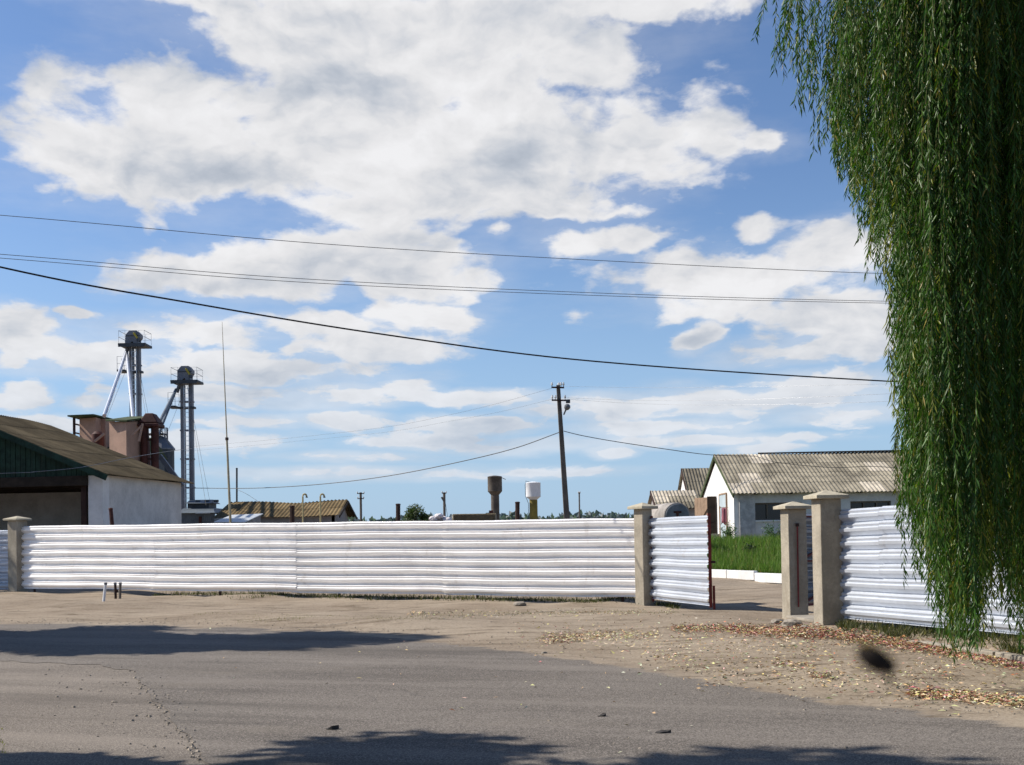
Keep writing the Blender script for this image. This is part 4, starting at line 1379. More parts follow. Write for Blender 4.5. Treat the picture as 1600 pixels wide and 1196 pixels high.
# head-height birds are absent; small corrugated hopper building
D = 78
t = thing('dryer_building', (W(300, 800, D).x, D, 0), 'small blue-grey ribbed steel building with raised roof vent below the elevators', 'building')
x0, x1 = W(281, 800, D).x, W(335, 800, D).x
z0, z1, z2, z3 = W(300, 802, D).z, W(300, 794, D).z, W(300, 787, D).z, W(300, 780, D).z
rib = MB(); n = 34
for i in range(n):
    a = x0 + (x1 - x0) * i / n; b = x0 + (x1 - x0) * (i + 1) / n
    rib.box(((a + b) / 2, D + .02 * (i % 2) + .1, z0 / 2), (b - a - .004, .2, z0))
rib.build('wall', M['bluesteel'], t)
MB().box(((x0 + x1) / 2, D + 2.2, z0 / 2 - .1), (x1 - x0 - .1, 3.9, z0 - .25)).build('wall', M['bluesteel'], t)
MB().hexa([(x0 - .1, D - .3, z0), (x1 + .1, D - .3, z0), (x1 + .1, D + 4.4, z0), (x0 - .1, D + 4.4, z0)],
          [(x0 + .0, D + .8, z1), (x1 - .3, D + .8, z1), (x1 - .3, D + 3.4, z1), (x0 + .0, D + 3.4, z1)]).build('roof', M['bluesteel'], t)
MB().box(((x0 + x1) / 2 - .2, D + 2, (z1 + z2) / 2 + .02), (x1 - x0 - .9, 2.0, z2 - z1 + .02)).build('roof_vent', M['darksteel'], t)
rv = MB().hexa([(x0 + .2, D + .7, z2 + .03), (x1 - .4, D + .7, z2 + .03), (x1 - .4, D + 3.2, z2 + .03), (x0 + .2, D + 3.2, z2 + .03)],
               [(x0 + .2, D + 1.8, z3), (x1 - .6, D + 1.8, z3), (x1 - .6, D + 2.2, z3), (x0 + .2, D + 2.2, z3)]).build('vent_roof', M['bluesteel'], t)
for k in range(3):
    x = x0 + .9 + k * .65
    MB().box((x, D + 1.3, z3 - .12), (.28, .3, .16)).build('vent_flap', M['darksteel'], t)
MB().box((W(313, 810, D).x, D - .03, z0 / 2 - .1), (.18, .12, z0 - .3)).build('door_post', M['rust'], t)
MB().box(((x0 + x1) / 2 + .5, D - .36, z0 - .02), (x1 - x0 - 1.4, .1, .06)).build('gutter', M['whitemetal'], t)

# white mast, thin pole, steel posts, cane pipes ----------------------------------
def post(px, py0, py1, D, r, m, label, name='steel_post', cat='post', px1=None, group=None, n=8, cap=True):
    b = W(px, py1, D); tp = W(px1 if px1 is not None else px, py0, D)
    d = (tp - b); k = (b.z) / max(.1, d.z)
    foot = b - d * k * 1.0
    foot.z = -.1
    t = thing(name, (foot.x, foot.y, 0), label, cat, group)
    MB().tube([foot, tp], r, n).build('shaft', M[m], t, smooth=n > 6)
    if cap:
        MB().lathe(tp, [(r * 1.12, -.06), (r * 1.12, .01), (r * .6, .03)], n).build('top_cap', M[m], t)
    return t


D = 60
b = W(360, 815, D); k1 = W(354.5, 686, D); tp = W(347, 503, D)
foot = Vector((b.x + .02, D, 0))
t = thing('radio_mast', foot, 'very tall thin cream mast left of the ochre-roofed shed', 'mast')
MB().tube([foot, b, k1], [.075, .07, .055], 8).build('lower_tube', M['mast'], t, smooth=True)
MB().tube([k1, k1.lerp(tp, .55), tp], [.036, .026, .010], 8).build('upper_whip', M['mast'], t, smooth=True)
MB().lathe(k1, [(.09, -.07), (.09, .07)], 8).build('coupling', M['brownsteel'], t)
post(370, 732, 785, 84, .07, 'darksteel', 'thin dark steel pole just right of the tall cream mast', px1=370)
post(175.5, 795, 822, 42, .075, 'rust', 'leaning dark red post before the white barn wall', px1=173)
post(456.5, 791, 818, 60, .13, 'brownsteel', 'thick dark brown post in front of the ochre-roofed shed')
post(622, 788, 815, 60, .12, 'brownsteel', 'dark brown post left of the round green bush')
post(808.5, 785, 811, 60, .12, 'brownsteel', 'dark brown post between the two water towers')
for px, lab in ((473.5, 'left cream vent pipe with hooked top before the ochre-roofed shed'), (501, 'right cream vent pipe with hooked top before the ochre-roofed shed')):
    D = 58
    a = W(px, 818, D); b = W(px - .5, 776, D)
    t = thing('vent_pipe', (a.x, D, 0), lab, 'vent pipe', 'hooked vent pipes')
    pts = [Vector((a.x, D, 0)), b]
    for k in range(1, 9):
        an = math.pi * k / 8
        pts.append(b + Vector((.10 - .10 * math.cos(an), 0, .12 * math.sin(an))))
    pts.append(pts[-1] + Vector((.01, 0, -.05)))
    MB().tube(pts, .045, 8).build('pipe', M['creampaint'], t, smooth=True)
    MB().lathe(pts[-1], [(.058, -.02), (.058, .03)], 8).build('pipe_mouth', M['brownsteel'], t)

# ochre-roofed long shed --------------------------------------------------------
D = 70
t = thing('long_shed', (W(430, 810, D).x, D, 0), 'long low shed with sagging ochre corrugated roof beyond the long fence', 'shed')
e0, e1 = W(332, 811, D - .4), W(529, 806, D - .4)
dep = 6.4
q0, q1 = W(358, 787, D + dep / 2), W(543, 783, D + dep / 2)
roof('roof', t, e0, e1, q0, q1, M['ochreroof'], pitch=.24, amp=.022, rows=2, seed=41, light=.03, sag=.06, tones=(.75, 1.15))
rr0 = Vector((e0.x + 2 * (q0.x - e0.x), D + dep + .4, e0.z)); rr1 = Vector((e1.x + 2 * (q1.x - e1.x), D + dep + .4, e1.z))
roof('roof', t, rr1, rr0, q1, q0, M['ochreroof'], pitch=.24, amp=.035, rows=2, seed=42, light=.03, sag=.06)
wx0, wx1 = e0.x + .5, e1.x - .3
MB().box(((wx0 + wx1) / 2, D + .12, (e1.z) / 2), (wx1 - wx0, .24, e1.z - .02)).build('front_wall', M['greywall'], t)
apex = Vector((q1.x - .3, D + dep / 2, q1.z - .12))
MB().prism([(wx1, D, 0), (wx1 + 2 * (q1.x - e1.x) - .2, D + dep, 0), (wx1 + 2 * (q1.x - e1.x) - .2, D + dep, e1.z), apex, (wx1, D, e1.z)], (-.2, 0, 0)).build('gable_wall', M['greywall'], t)
MB().beam(e1 + Vector((.05, 0, -.06)), q1 + Vector((.05, 0, -.06)), .05, .16).build('verge_board', M['darkwood'], t)
MB().beam(q1 + Vector((.05, 0, -.06)), rr1 + Vector((.05, 0, -.06)), .05, .16).build('verge_board', M['darkwood'], t)
# tin lean-to in front
D = 64
t = thing('lean_to', (W(360, 818, D).x, D, 0), 'small lean-to with pale tin roof before the ochre-roofed shed', 'shed')
a, b = W(334, 817, D - .6), W(383, 817, D - .6)
c, d = W(411, 804, D + 2.6), W(362, 806, D + 2.6)
MB().hexa([a, b, c, d], [a + Vector((0, 0, .05)), b + Vector((0, 0, .05)), c + Vector((0, 0, .05)), d + Vector((0, 0, .05))]).build('roof', M['whitemetal'], t)
MB().box(((a.x + b.x) / 2 + .3, D + .3, b.z / 2 - .08), (b.x - a.x - .4, .2, b.z - .1)).build('front_wall', M['greywall'], t)
MB().prism([(b.x - .1, D - .2, 0), (c.x - .1, D + 2.4, 0), (c.x - .1, D + 2.4, c.z - .06), (b.x - .1, D - .2, b.z - .04)], (-.15, 0, 0)).build('side_wall', M['greywall'], t)

# ribbed container and chimney, bags, bush ----------------------------------------
D = 90
x0, x1 = W(707, 800, D).x, W(775, 800, D).x
z1 = W(740, 803, D).z
t = thing('cargo_container', (x0, D, 0), 'pale ribbed metal container with rusty box before the dark water tower', 'container')
rb = MB()
n = 34
for i in range(n):
    a = x0 + (x1 - x0) * i / n; w = (x1 - x0) / n
    rb.prism([(a, D + .05, 0), (a + w * .5, D - .10, 0), (a + w, D + .05, 0), (a + w * .5, D + .08, 0)], (0, 0, z1))
rb.build('side_panel', M['ribpanel'], t)
MB().box(((x0 + x1) / 2, D + 1.35, z1 / 2 - .02), (x1 - x0 - .02, 2.5, z1 - .06)).build('body', M['tank'], t)
MB().box((W(767, 800, D).x, D + 1.0, z1 + .08), (.35 * 1.0, .5, .36)).build('rusty_box', M['rust'], t)

# white sacks heap
D = 80
def sack_heap():
    rr = random.Random(8)
    t = None
    base = W(687, 812, D)
    labs = ['leftmost low white sack of the pile beside the green bush', 'white sack in the middle of the pile beside the bush', 'topmost white sack on the pile beside the bush',
            'right white sack of the pile nearest the ribbed container', 'second lower white sack at the right of the pile']
    spots = [(677, 811), (684, 811), (686, 807), (693, 811), (699, 813)]
    for i, (px, py) in enumerate(spots):
        p = W(px, py, D + (i % 2) * .4)
        bm = bmesh.new(); bmesh.ops.create_icosphere(bm, subdivisions=3, radius=1)
        for v in bm.verts:
            nrm = v.co.copy()
            k = 1 + .10 * math.sin(nrm.x * 7 + i) * math.cos(nrm.z * 6 + i * 2) + rr.uniform(-.04, .04)
            v.co = Vector((nrm.x * .33 * k, nrm.y * .30 * k, nrm.z * .21 * k)) + p
        me = bpy.data.meshes.new('sack'); bm.to_mesh(me); bm.free(); me.materials.append(M['bags'])
        o = bpy.data.objects.new('sack', me); COL.objects.link(o)
        tag(o, labs[i], 'sack', 'white sacks in a pile')
    # what they lie on
    q = W(688, 814, D)
    o = MB().box((q.x + .1, D + .3, (q.z - .1) / 2), (1.75, 1.5, q.z - .1)).build('loading_trailer', M['greysteel'], bevel=.03)
    tag(o, 'low flat trailer bed under the white sacks, mostly behind the fence', 'trailer')


sack_heap()


# water towers --------------------------------------------------------------------
def tower(px, py_top, py_b, py_c, wt, wc, D, mt, mc, label, lean=0, pipe=None):
    s = D / F
    x = W(px, py_top, D).x
    z1, z2, z3 = W(px, py_top, D).z, W(px, py_b, D).z, W(px, py_c, D).z
    t = thing('water_tower', (x, D, 0), label, 'water tower', 'steel water towers')
    R1, R2 = wt * s / 2, wc * s / 2
    MB().lathe((x, D, 0), [(R2 * .9, z3 - .05), (R1, z2), (R1, z1 - .25), (R1 * 1.02, z1 - .2), (R1 * 1.02, z1 - .1), (R1 * .85, z1), (R1 * .2, z1 + .15)], 40).build('tank', M[mt], t, smooth=True)
    MB().lathe((x, D, 0), [(R2 * 1.05, -.2), (R2, 2), (R2, z3 - .06)], 32).build('column', M[mc], t, smooth=True)
    if pipe == 'r':
        a = W(px + wt / 2 - 1, py_top + 2, D); b = W(px + wt / 2 + 6, py_top + 5, D)
        MB().tube([a, b], .07, 6).build('overflow_pipe', M['darktower'], t)
    else:
        pts = [W(px - wt / 2 + 6, py_top - .5, D), W(px - wt / 2, py_top - 2, D), W(px - wt / 2 - 1, py_top + 4, D), W(px - wt / 2 - .5, py_b - 1, D), W(px - wc / 2 - 1, py_c + 6, D), W(px - wc / 2 - .5, 818, D)]
        MB().tube(pts, .06, 6).build('riser_pipe', M['darktower'], t)
    return t


tower(773, 744.5, 768, 774, 22.5, 13, 230, 'darktower', 'darktower', 'dark rusty water tower with slim column, left of the pair', pipe='r')
tower(833, 754, 776.5, 781, 23, 12.5, 230, 'whitetank', 'ochrecol', 'water tower with white tank on a yellow column', pipe='l')


# utility poles --------------------------------------------------------------------
def main_pole():
    D = 52.0
    b = W(885.5, 808, D); tp = W(872, 602, D)
    d = (tp - b); foot = b - d * ((b.z + .2) / d.z)
    t = thing('utility_pole', (foot.x, D, 0), 'tall leaning concrete power pole with lamp behind the long fence', 'utility pole')
    ax = d.normalized()
    w0, w1 = .30, .175
    m = MB()
    def ring(p, w): return [p + Vector((sx * w / 2, sy * w / 2, 0)) for sx, sy in ((-1, -1), (1, -1), (1, 1), (-1, 1))]
    m.hexa(ring(foot, w0), ring(tp, w1)).build('shaft', M['poleconc'], t, bevel=.02)
    s = D / F
    for k, (py, xl, xr) in enumerate(((604.5, 861.5, 881.5), (624.5, 862, 886))):
        a, c = W(xl, py + 1, D - .16), W(xr, py + 1.5, D - .16)
        arm = MB().beam(a, c, .07).build('crossarm', M['brownsteel'], t)
        for x in ((xl + 1, xr - 1, (xl + xr) / 2 + 5) if k == 0 else (xl + 1, xl + 6, xr - 3)):
            p = W(x, py + .5, D - .16)
            MB().tube([p, p + Vector((0, 0, .13))], .014, 6).build('pin', M['brownsteel'], arm)
            MB().lathe(p + Vector((0, 0, .08)), [(.045, 0), (.055, .04), (.035, .07), (.04, .11), (.02, .14)], 10).build('insulator', M['ceramic'], arm, smooth=True)
    p = W(873, 600, D)
    MB().lathe(p, [(.05, -.1), (.055, .0), (.03, .06)], 10).build('insulator', M['ceramic'], t, smooth=True)
    # lamp on bracket
    a = W(881, 648, D - .1); b2 = W(884, 641, D - .25); e = W(888, 633, D - .3)
    MB().tube([a, b2], .035, 8).build('lamp_arm', M['darksteel'], t)
    q = (e - b2)
    lh = MB().tube([b2, b2.lerp(e, .25), b2.lerp(e, .7), e, e + q * .15], [.05, .12, .15, .11, .03], 12).build('lamp_head', M['lampglass'], t, smooth=True)
    p = W(887.5, 627.5, D - .2)
    MB().box(p, (.20, .16, .16)).build('junction_box', M['darksteel'], t, bevel=.02)
    MB().tube([W(875, 608, D - .15), W(874, 628, D - .2), W(876, 642, D - .18), W(878, 660, D - .17), W(880, 676, D - .17)], .014, 5).build('down_lead', M['wire'], t)
    return t


main_pole()
for (px, py0, py1, D, arms, lab) in ((563.5, 770, 816, 140, ((771.5, 5.5), (779.5, 5)), 'distant power pole with two crossarms above the right end of the ochre-roofed shed'),
                                     (694, 770, 812, 130, ((771, 3.5),), 'distant power pole with short strut rising behind the white sacks'),
                                     (905, 769, 810, 150, ((771, 1.6),), 'slim distant power pole right of the tall leaning pole')):
    t = post(px + .6, py0, py1, D, .15 if px < 900 else .10, 'poleconc', lab, name='utility_pole', cat='utility pole', px1=px, group='distant power poles')
    for (ay, hw) in arms:
        a, b = W(px - hw, ay, D - .2), W(px + hw, ay, D - .2)
        MB().beam(a, b, .10).build('crossarm', M['brownsteel'], t)
        for x in (-hw + .4, hw - .4):
            p = W(px + x, ay - .5, D - .2)
            MB().lathe(p, [(.07, 0), (.09, .1), (.05, .2)], 8).build('insulator', M['ceramic'], t)
    if px == 694:
        MB().beam(W(690, 777, D), W(694, 784, D), .2).build('strut', M['poleconc'], t)
        MB().tube([W(695, 780, D), W(700, 812, D)], .02, 4).build('guy_wire', M['wiregrey'], t)


# ------------------------------------------------------------------ overhead wires
def wire(label, pts, r, m, n=60, group='overhead wires'):
    """pts: (px,py,D) control points, smooth Catmull-Rom in space."""
    P = [W(*p) for p in pts]
    P = [P[0] * 2 - P[1]] + P + [P[-1] * 2 - P[-2]]
    out_ = []
    for i in range(1, len(P) - 2):
        for k in range(n // (len(P) - 3)):
            t_ = k / (n // (len(P) - 3))
            a, b, c, d = P[i - 1], P[i], P[i + 1], P[i + 2]
            out_.append(.5 * ((2 * b) + (c - a) * t_ + (2 * a - 5 * b + 4 * c - d) * t_ ** 2 + (3 * b - a - 3 * c + d) * t_ ** 3))
    out_.append(P[-2])
    o = MB().tube(out_, r, 6).build('overhead_wire', M[m], smooth=True)
    return tag(o, label, 'wire', group)


wire('thin wire highest in the sky, running down to the willow', [(-700, 283, 30), (0, 336.5, 30), (500, 381, 32), (930, 407, 34), (1385, 428, 36), (2000, 445, 38)], .009, 'wiregrey')
wire('upper wire of the close pair crossing the middle of the sky', [(-700, 345, 32), (0, 397.5, 32), (450, 434.5, 34), (930, 458, 36), (1385, 471, 38), (2000, 480, 40)], .009, 'wiregrey')
wire('lower wire of the close pair crossing the middle of the sky', [(-700, 350, 32.5), (0, 403.5, 32.5), (450, 440, 34.5), (930, 462, 36.5), (1385, 474, 38.5), (2000, 482, 40.5)], .009, 'wiregrey')
wire('thick black cable crossing the sky lowest from left edge to willow', [(-600, 270, 20), (0, 417.5, 22), (300, 474, 24), (600, 523, 26), (930, 565, 28), (1405, 597, 30), (2000, 625, 32)], .019, 'wire')
wire('sagging cable from the tall pole to the elevators at the left', [(879, 674, 52), (800, 702, 52.8), (700, 726, 54), (600, 745, 56), (500, 757, 58), (400, 763, 60), (303, 763, 62)], .020, 'wiregrey')
wire('wavy service cable from the tall pole to the farmhouse roof', [(881, 674, 52), (910, 681, 52.5), (960, 690, 53.3), (1040, 702, 54.5), (1110, 711, 56), (1180, 713, 57)], .018, 'wiregrey')
wire('thin wire from the pole top left towards the grain works', [(862, 607, 52), (780, 630, 57), (700, 649, 62), (600, 668, 66), (440, 686, 72), (290, 699, 80)], .005, 'wiregrey')
wire('thin wire from the lower crossarm left towards the grain works', [(863, 624, 52), (780, 644, 57), (700, 659, 62), (600, 676, 66), (440, 692, 72), (290, 706, 80)], .004, 'wiregrey')
wire('pale wire from the lower crossarm right towards the willow', [(886, 622, 52), (1000, 626, 50), (1150, 625, 47), (1400, 615, 42), (1900, 590, 36)], .005, 'wirepale')
wire('second pale wire just below, from the pole right to the willow', [(884, 624, 52), (1000, 631, 50), (1150, 633, 47), (1400, 627, 42), (1900, 602, 36)], .005, 'wirepale')
wire('faint pale wire from the pole top right to the willow', [(882, 604, 52), (1000, 606, 50), (1150, 605, 47), (1400, 600, 42), (1900, 590, 36)], .004, 'wirepale')
wire('pale sagging cable drawn across the green barn gable', [(-400, 752, 40), (0, 740, 42), (60, 737, 43), (130, 730, 45), (200, 716, 48), (260, 706, 54), (300, 701, 60)], .011, 'wirepale')
wire('frayed cable lying along the farmhouse roof', [(1180, 713, 57), (1210, 722, 56.6), (1260, 728, 56.6), (1310, 731, 56.6), (1360, 729, 56.6), (1420, 733, 56.6)], .016, 'wiregrey')
wire('thin wire sloping from the dark steel pole down to the shed roof', [(372, 766, 84), (385, 772, 80), (405, 785, 72.6)], .012, 'wiregrey')


# ------------------------------------------------------------------ vegetation
def leaf_cards(centres, dirs, length, width, tones, name, m, parent=None, fold=.25, droop=0.0):
    """folded lance-shaped leaves: base, left, tip, right; N each."""
    N = len(centres)
    d = dirs / np.linalg.norm(dirs, axis=1, keepdims=True)
    rv = rng.normal(size=(N, 3))
    side = np.cross(d, rv); side /= np.linalg.norm(side, axis=1, keepdims=True)
    up = np.cross(side, d)
    L = length[:, None]; Wd = width[:, None]
    base = centres
    midp = centres + d * L * .42
    tip = centres + d * L + np.array([0, 0, -1]) * L * droop
    v = np.empty((N, 4, 3))
    v[:, 0] = base
    v[:, 1] = midp + side * Wd * .5 + up * Wd * fold
    v[:, 2] = tip
    v[:, 3] = midp - side * Wd * .5 + up * Wd * fold
    verts = v.reshape(-1, 3)
    I = np.arange(N) * 4
    f_ = np.empty((N * 2, 3), dtype=np.int32)
    f_[0::2] = np.stack([I, I + 1, I + 2], 1)
    f_[1::2] = np.stack([I, I + 2, I + 3], 1)
    return fast_mesh(name, verts, f_, np.repeat(tones, 4, axis=0), m, parent)


def willow():
    tx, ty = 9.0, 12.6
    t = thing('willow_tree', (tx, ty, 0), 'large weeping willow with long hanging green strands filling the right side', 'tree')
    MB().tube([(tx, ty, -.2), (tx + .05, ty, 1.0), (tx - .1, ty + .1, 2.6), (tx - .05, ty, 4.2)], [.50, .40, .34, .30], 14).build('trunk', M['bark'], t, smooth=True)
    # lower limit of the foliage, by photo x
    ex = [1190, 1222, 1254, 1306, 1352, 1382, 1412, 1420, 1424, 1436, 1450, 1478, 1520, 1560, 1600, 1700, 2000]
    ey = [40, 65, 105, 190, 330, 440, 530, 560, 860, 900, 980, 1050, 1065, 950, 1010, 1040, 1040]
    strands = []          # list of point arrays
    bundles = []
    r = random.Random(21)
    for b in range(225):
        D_ = r.uniform(9.6, 14.0)
        px = r.uniform(1450, 1950)
        if b < 64:
            px = r.choice((1245, 1285, 1310, 1345, 1360, 1395, 1400, 1424, 1436)) + r.gauss(0, 8)
        elif b < 130:
            D_ = r.uniform(9.4, 11.6)
            px = r.choice((1436, 1468, 1500, 1550, 1600, 1660, 1740, 1830)) + r.gauss(0, 9)
        else:
            D_ = r.uniform(11.6, 14.2)
        if px < 1300 and D_ < 10: D_ += 1
        bundles.append((px, D_))
    for (px, D_) in bundles:
        dens = 3 if px < 1330 else (5 if px < 1440 else (11 if D_ < 11.6 else 13))
        if 1385 < px < 1460: dens = 6
        bx = (px - 800) / F * D_
        ztop = 7.0 + 1.9 * math.exp(-((bx - tx) ** 2 + (D_ - ty) ** 2) / 18) + r.uniform(-.2, .5)
        bend = r.uniform(.5, 1.0)
        # bundle end
        endf = r.random()
        for s_ in range(dens):
            x = bx + r.gauss(0, .065); y = D_ + r.gauss(0, .10)
            ppx = 800 + F * x / y
            hor = 836 - .0166 * (ppx - 800)
            ye = float(np.interp(ppx, ex, ey))
            fr_ = 1 - (1 - endf) * .5 * (0.6 if ppx < 1400 else 1.0)
            fr_ *= r.uniform(.86, 1.0)
            if 1440 < ppx: fr_ = (.84 + .18 * endf) * r.uniform(.92, 1.0) * (.99 if ppx < 1540 else 1.0)
            # most strands of the dark heart of the tree end higher
            ye_ = ye * fr_
            zend = max(.22, EYE + (hor - ye_) * y / F)
            if zend > ztop - .4: zend = ztop - .4
            L = ztop - zend
            if L < .9: continue
            n = max(6, int(L / .12))
            k = np.linspace(0, 1, n)
            sw = r.uniform(-.10, .10); ph = r.uniform(0, 6)
            # leave the limb outward-left, then hang; tips drift slightly left
            ox = -.35 * bend * (1 - (1 - k) ** 3) + .35 * bend - (.12 if ppx < 1460 else .0) * k ** 2
            X_ = x + ox * .6 + sw * k + .03 * np.sin(k * 9 + ph)
            Y_ = y + .05 * np.sin(k * 7 + ph * 2) + r.uniform(-.1, .1) * k
            Z_ = ztop - L * k + .12 * (1 - k) * 0
            main = np.stack([X_, Y_, Z_], 1)
            strands.append(main)
            # side twigs
            for q in range(int(L * 1.2)):
                k0 = r.uniform(.05, .92)
                i0 = int(k0 * (n - 1))
                p0 = main[i0]
                ln = r.uniform(.18, .42)
                m_ = 5
                kk = np.linspace(0, 1, m_)
                dx, dy = r.uniform(-.11, .10), r.uniform(-.11, .11)
                z2 = p0[2] - ln * kk
                if z2[-1] < .15 or p0[2] - ln < zend - .15: continue
                strands.append(np.stack([p0[0] + dx * np.sqrt(kk), p0[1] + dy * np.sqrt(kk), z2], 1))
    # a few lone wisps at the upper left
    for (px, py, D_, dx) in ((1192, 60, 11.0, -.22), (1198, 45, 11.1, -.18), (1224, 100, 11.2, -.05), (1262, 95, 10.6, -.04), (1270, 120, 10.8, 0), (1284, 240, 11.2, 0)):
        x = (px - 800) / F * D_ - dx
        zt = 7.6
        ze = EYE + (830 - py) * D_ / F
        k = np.linspace(0, 1, 16)
        strands.append(np.stack([x + dx * k ** 2, np.full(16, D_), zt + (ze - zt) * k], 1))
    C_ = []; D2 = []; Ln = []; Wd = []; Tn = []
    tw = MB()
    for st in strands:
        seg = np.diff(st, axis=0); sl = np.linalg.norm(seg, axis=1); L = sl.sum()
        cum = np.concatenate([[0], np.cumsum(sl)])
        nl = int(L / .030)
        if nl < 3: continue
        s = (np.arange(nl) + rng.uniform(-.3, .3, nl)) * .030
        s = np.clip(s, 0, L)
        P = np.stack([np.interp(s, cum, st[:, j]) for j in range(3)], 1)
        keep = (P[:, 2] < 8.6)
        tang = np.stack([np.interp(s, cum[:-1], seg[:, j] / sl) for j in range(3)], 1)
        a = rng.uniform(0, 2 * np.pi, nl)
        outv = np.stack([np.cos(a), np.sin(a), np.zeros(nl)], 1)
        sp = rng.uniform(.25, .75, nl)[:, None]
        dd = tang + outv * sp + rng.normal(0, .08, (nl, 3))
        C_.append(P); D2.append(dd)
        Ln.append(rng.uniform(.065, .125, nl)); Wd.append(rng.uniform(.011, .018, nl))
        base = np.array([.040, .096, .010]) * rng.uniform(.75, 1.2)
        if rng.random() < .12: base = np.array([.150, .165, .015])
        if rng.random() < .10: base = np.array([.035, .085, .016])
        base = base * (1.15 if np.mean(st[:, 1]) < 11.6 else .85)  # crown shade tinted into the leaves: front strands lighter, rear strands darker
        tn = base[None, :] * rng.uniform(.7, 1.3, (nl, 1))
        yl = rng.random(nl) < .015
        tn[yl] = np.array([.26, .20, .04])
        Tn.append(tn)
        # stems
        step = max(1, len(st) // 10)
        pts = [tuple(p) for p in st[::step]] + [tuple(st[-1])]
        tw.tube(pts, [.0024 - .0014 * i / len(pts) for i in range(len(pts))], 3, caps=False)
    tw.build('hanging_twigs', M['twig'], t)
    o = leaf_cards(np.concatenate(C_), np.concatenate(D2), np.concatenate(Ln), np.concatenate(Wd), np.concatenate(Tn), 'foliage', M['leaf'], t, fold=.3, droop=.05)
    print('willow leaves', len(o.data.polygons) // 2, 'strands', len(strands))
    # limbs: arch from the trunk out to the bundles
    lb = 0
    for i in range(0, len(bundles), 7):
        px, D_ = bundles[i]
        bx = (px - 800) / F * D_
        zt = 7.6
        a = Vector((tx - .05, ty, 3.6)); b = Vector((bx + .25, D_, zt))
        pts = []
        for k in range(9):
            u = k / 8
            p = a.lerp(b, u); p.z = a.z + (zt + .9 * math.sin(u * math.pi) - a.z) * (1 - (1 - u) ** 1.8)
            p.x += .15 * math.sin(u * 7 + i); pts.append(p)
        MB().tube(pts, [.13 - .115 * k / 8 for k in range(9)], 7).build('limb', M['bark'], t, smooth=True)
    return t


willow()


def broad_tree(loc, h, rad, label, name='leafy_tree', nleaf=9000, crown0=.25, seed=1, cat='tree', lsize=.13, tone=(.04, .07, .02), nblob=26, group=None, taper=1.0):
    rr = random.Random(seed)
    x, y, z = loc
    t = thing(name, loc, label, cat, group)
    MB().tube([(x, y, z - .2), (x + .03 * h / 5, y, z + h * .3), (x, y, z + h * .75)], [h * .028 + .02, h * .02 + .01, .03], 10).build('trunk', M['bark'], t, smooth=True)
    lm = MB(); C_ = []
    per = nleaf // nblob
    for b in range(nblob):
        u = rr.uniform(0, 1)
        zz = z + h * (crown0 + (1 - crown0) * u * .93)
        rmax = rad * math.sin(math.pi * min(1, (.18 + .82 * u) ** taper)) ** .6
        a = rr.uniform(0, 6.28); q = rmax * rr.uniform(.3, .85)
        c = Vector((x + q * math.cos(a), y + q * math.sin(a), zz))
        lm.tube([(x, y, z + (zz - z) * .7), c], [h * .008 + .006, .008], 5)
        br = rad * rr.uniform(.22, .40)
        v = rng.normal(size=(per, 3)); v /= np.linalg.norm(v, axis=1, keepdims=True)
        v *= (rng.random((per, 1)) ** .45) * br * np.array([1, 1, .75])
        C_.append(v + np.array(c))
    C_ = np.concatenate(C_)
    N = len(C_)
    d = rng.normal(size=(N, 3)) + np.array([0, 0, -.3])
    tn = np.array(tone)[None, :] * rng.uniform(.65, 1.35, (N, 1))
    lm.build('limbs', M['bark'], t)
    leaf_cards(C_, d, rng.uniform(.7, 1.3, N) * lsize, rng.uniform(.7, 1.3, N) * lsize * .62, tn, 'crown', M['leaf2'], t, fold=.15)
    return t


# trees standing beside the road outside the frame: they throw the shadows on the asphalt
def shadow_tree(tipx, tipy, h, rad, label, seed, n=11000, c0=.2):
    L = h / math.tan(SUN_EL) * .93
    return broad_tree((tipx + SUN_AZ.x * L, tipy + SUN_AZ.y * L, 0), h, rad, label, nleaf=n, seed=seed, lsize=.29, group='roadside trees beyond the left edge', crown0=c0, taper=1.15)


shadow_tree(-2.2, 17.9, 12.5, 2.6, 'tall roadside tree whose long shadow points across the road', 1, 16000)
shadow_tree(-5.0, 17.2, 9.8, 2.2, 'shorter roadside tree next to the tall one', 2)
shadow_tree(2.9, 5.3, 11.5, 2.9, 'roadside tree shading the near edge of the road', 3, 16000, .48)
shadow_tree(-.4, 6.0, 9.0, 2.2, 'second roadside tree shading the near road corner', 4, 14000, .28)
broad_tree((-27.8, 39.6, 0), 14.0, 3.6, 'tree shading the dull fence panel past the leftmost pillar', nleaf=16000, seed=9, lsize=.29, group='roadside trees beyond the left edge', crown0=.3)

# round bush beyond the fence
bp = W(651, 812, 95)
broad_tree((bp.x, 95, 0), W(650, 793, 95).z, 2.05, 'round dark green bush beyond the fence beside the white sacks', name='round_bush', nleaf=9000, crown0=.25, seed=14, cat='bush', lsize=.16, tone=(.045, .070, .022), nblob=34)


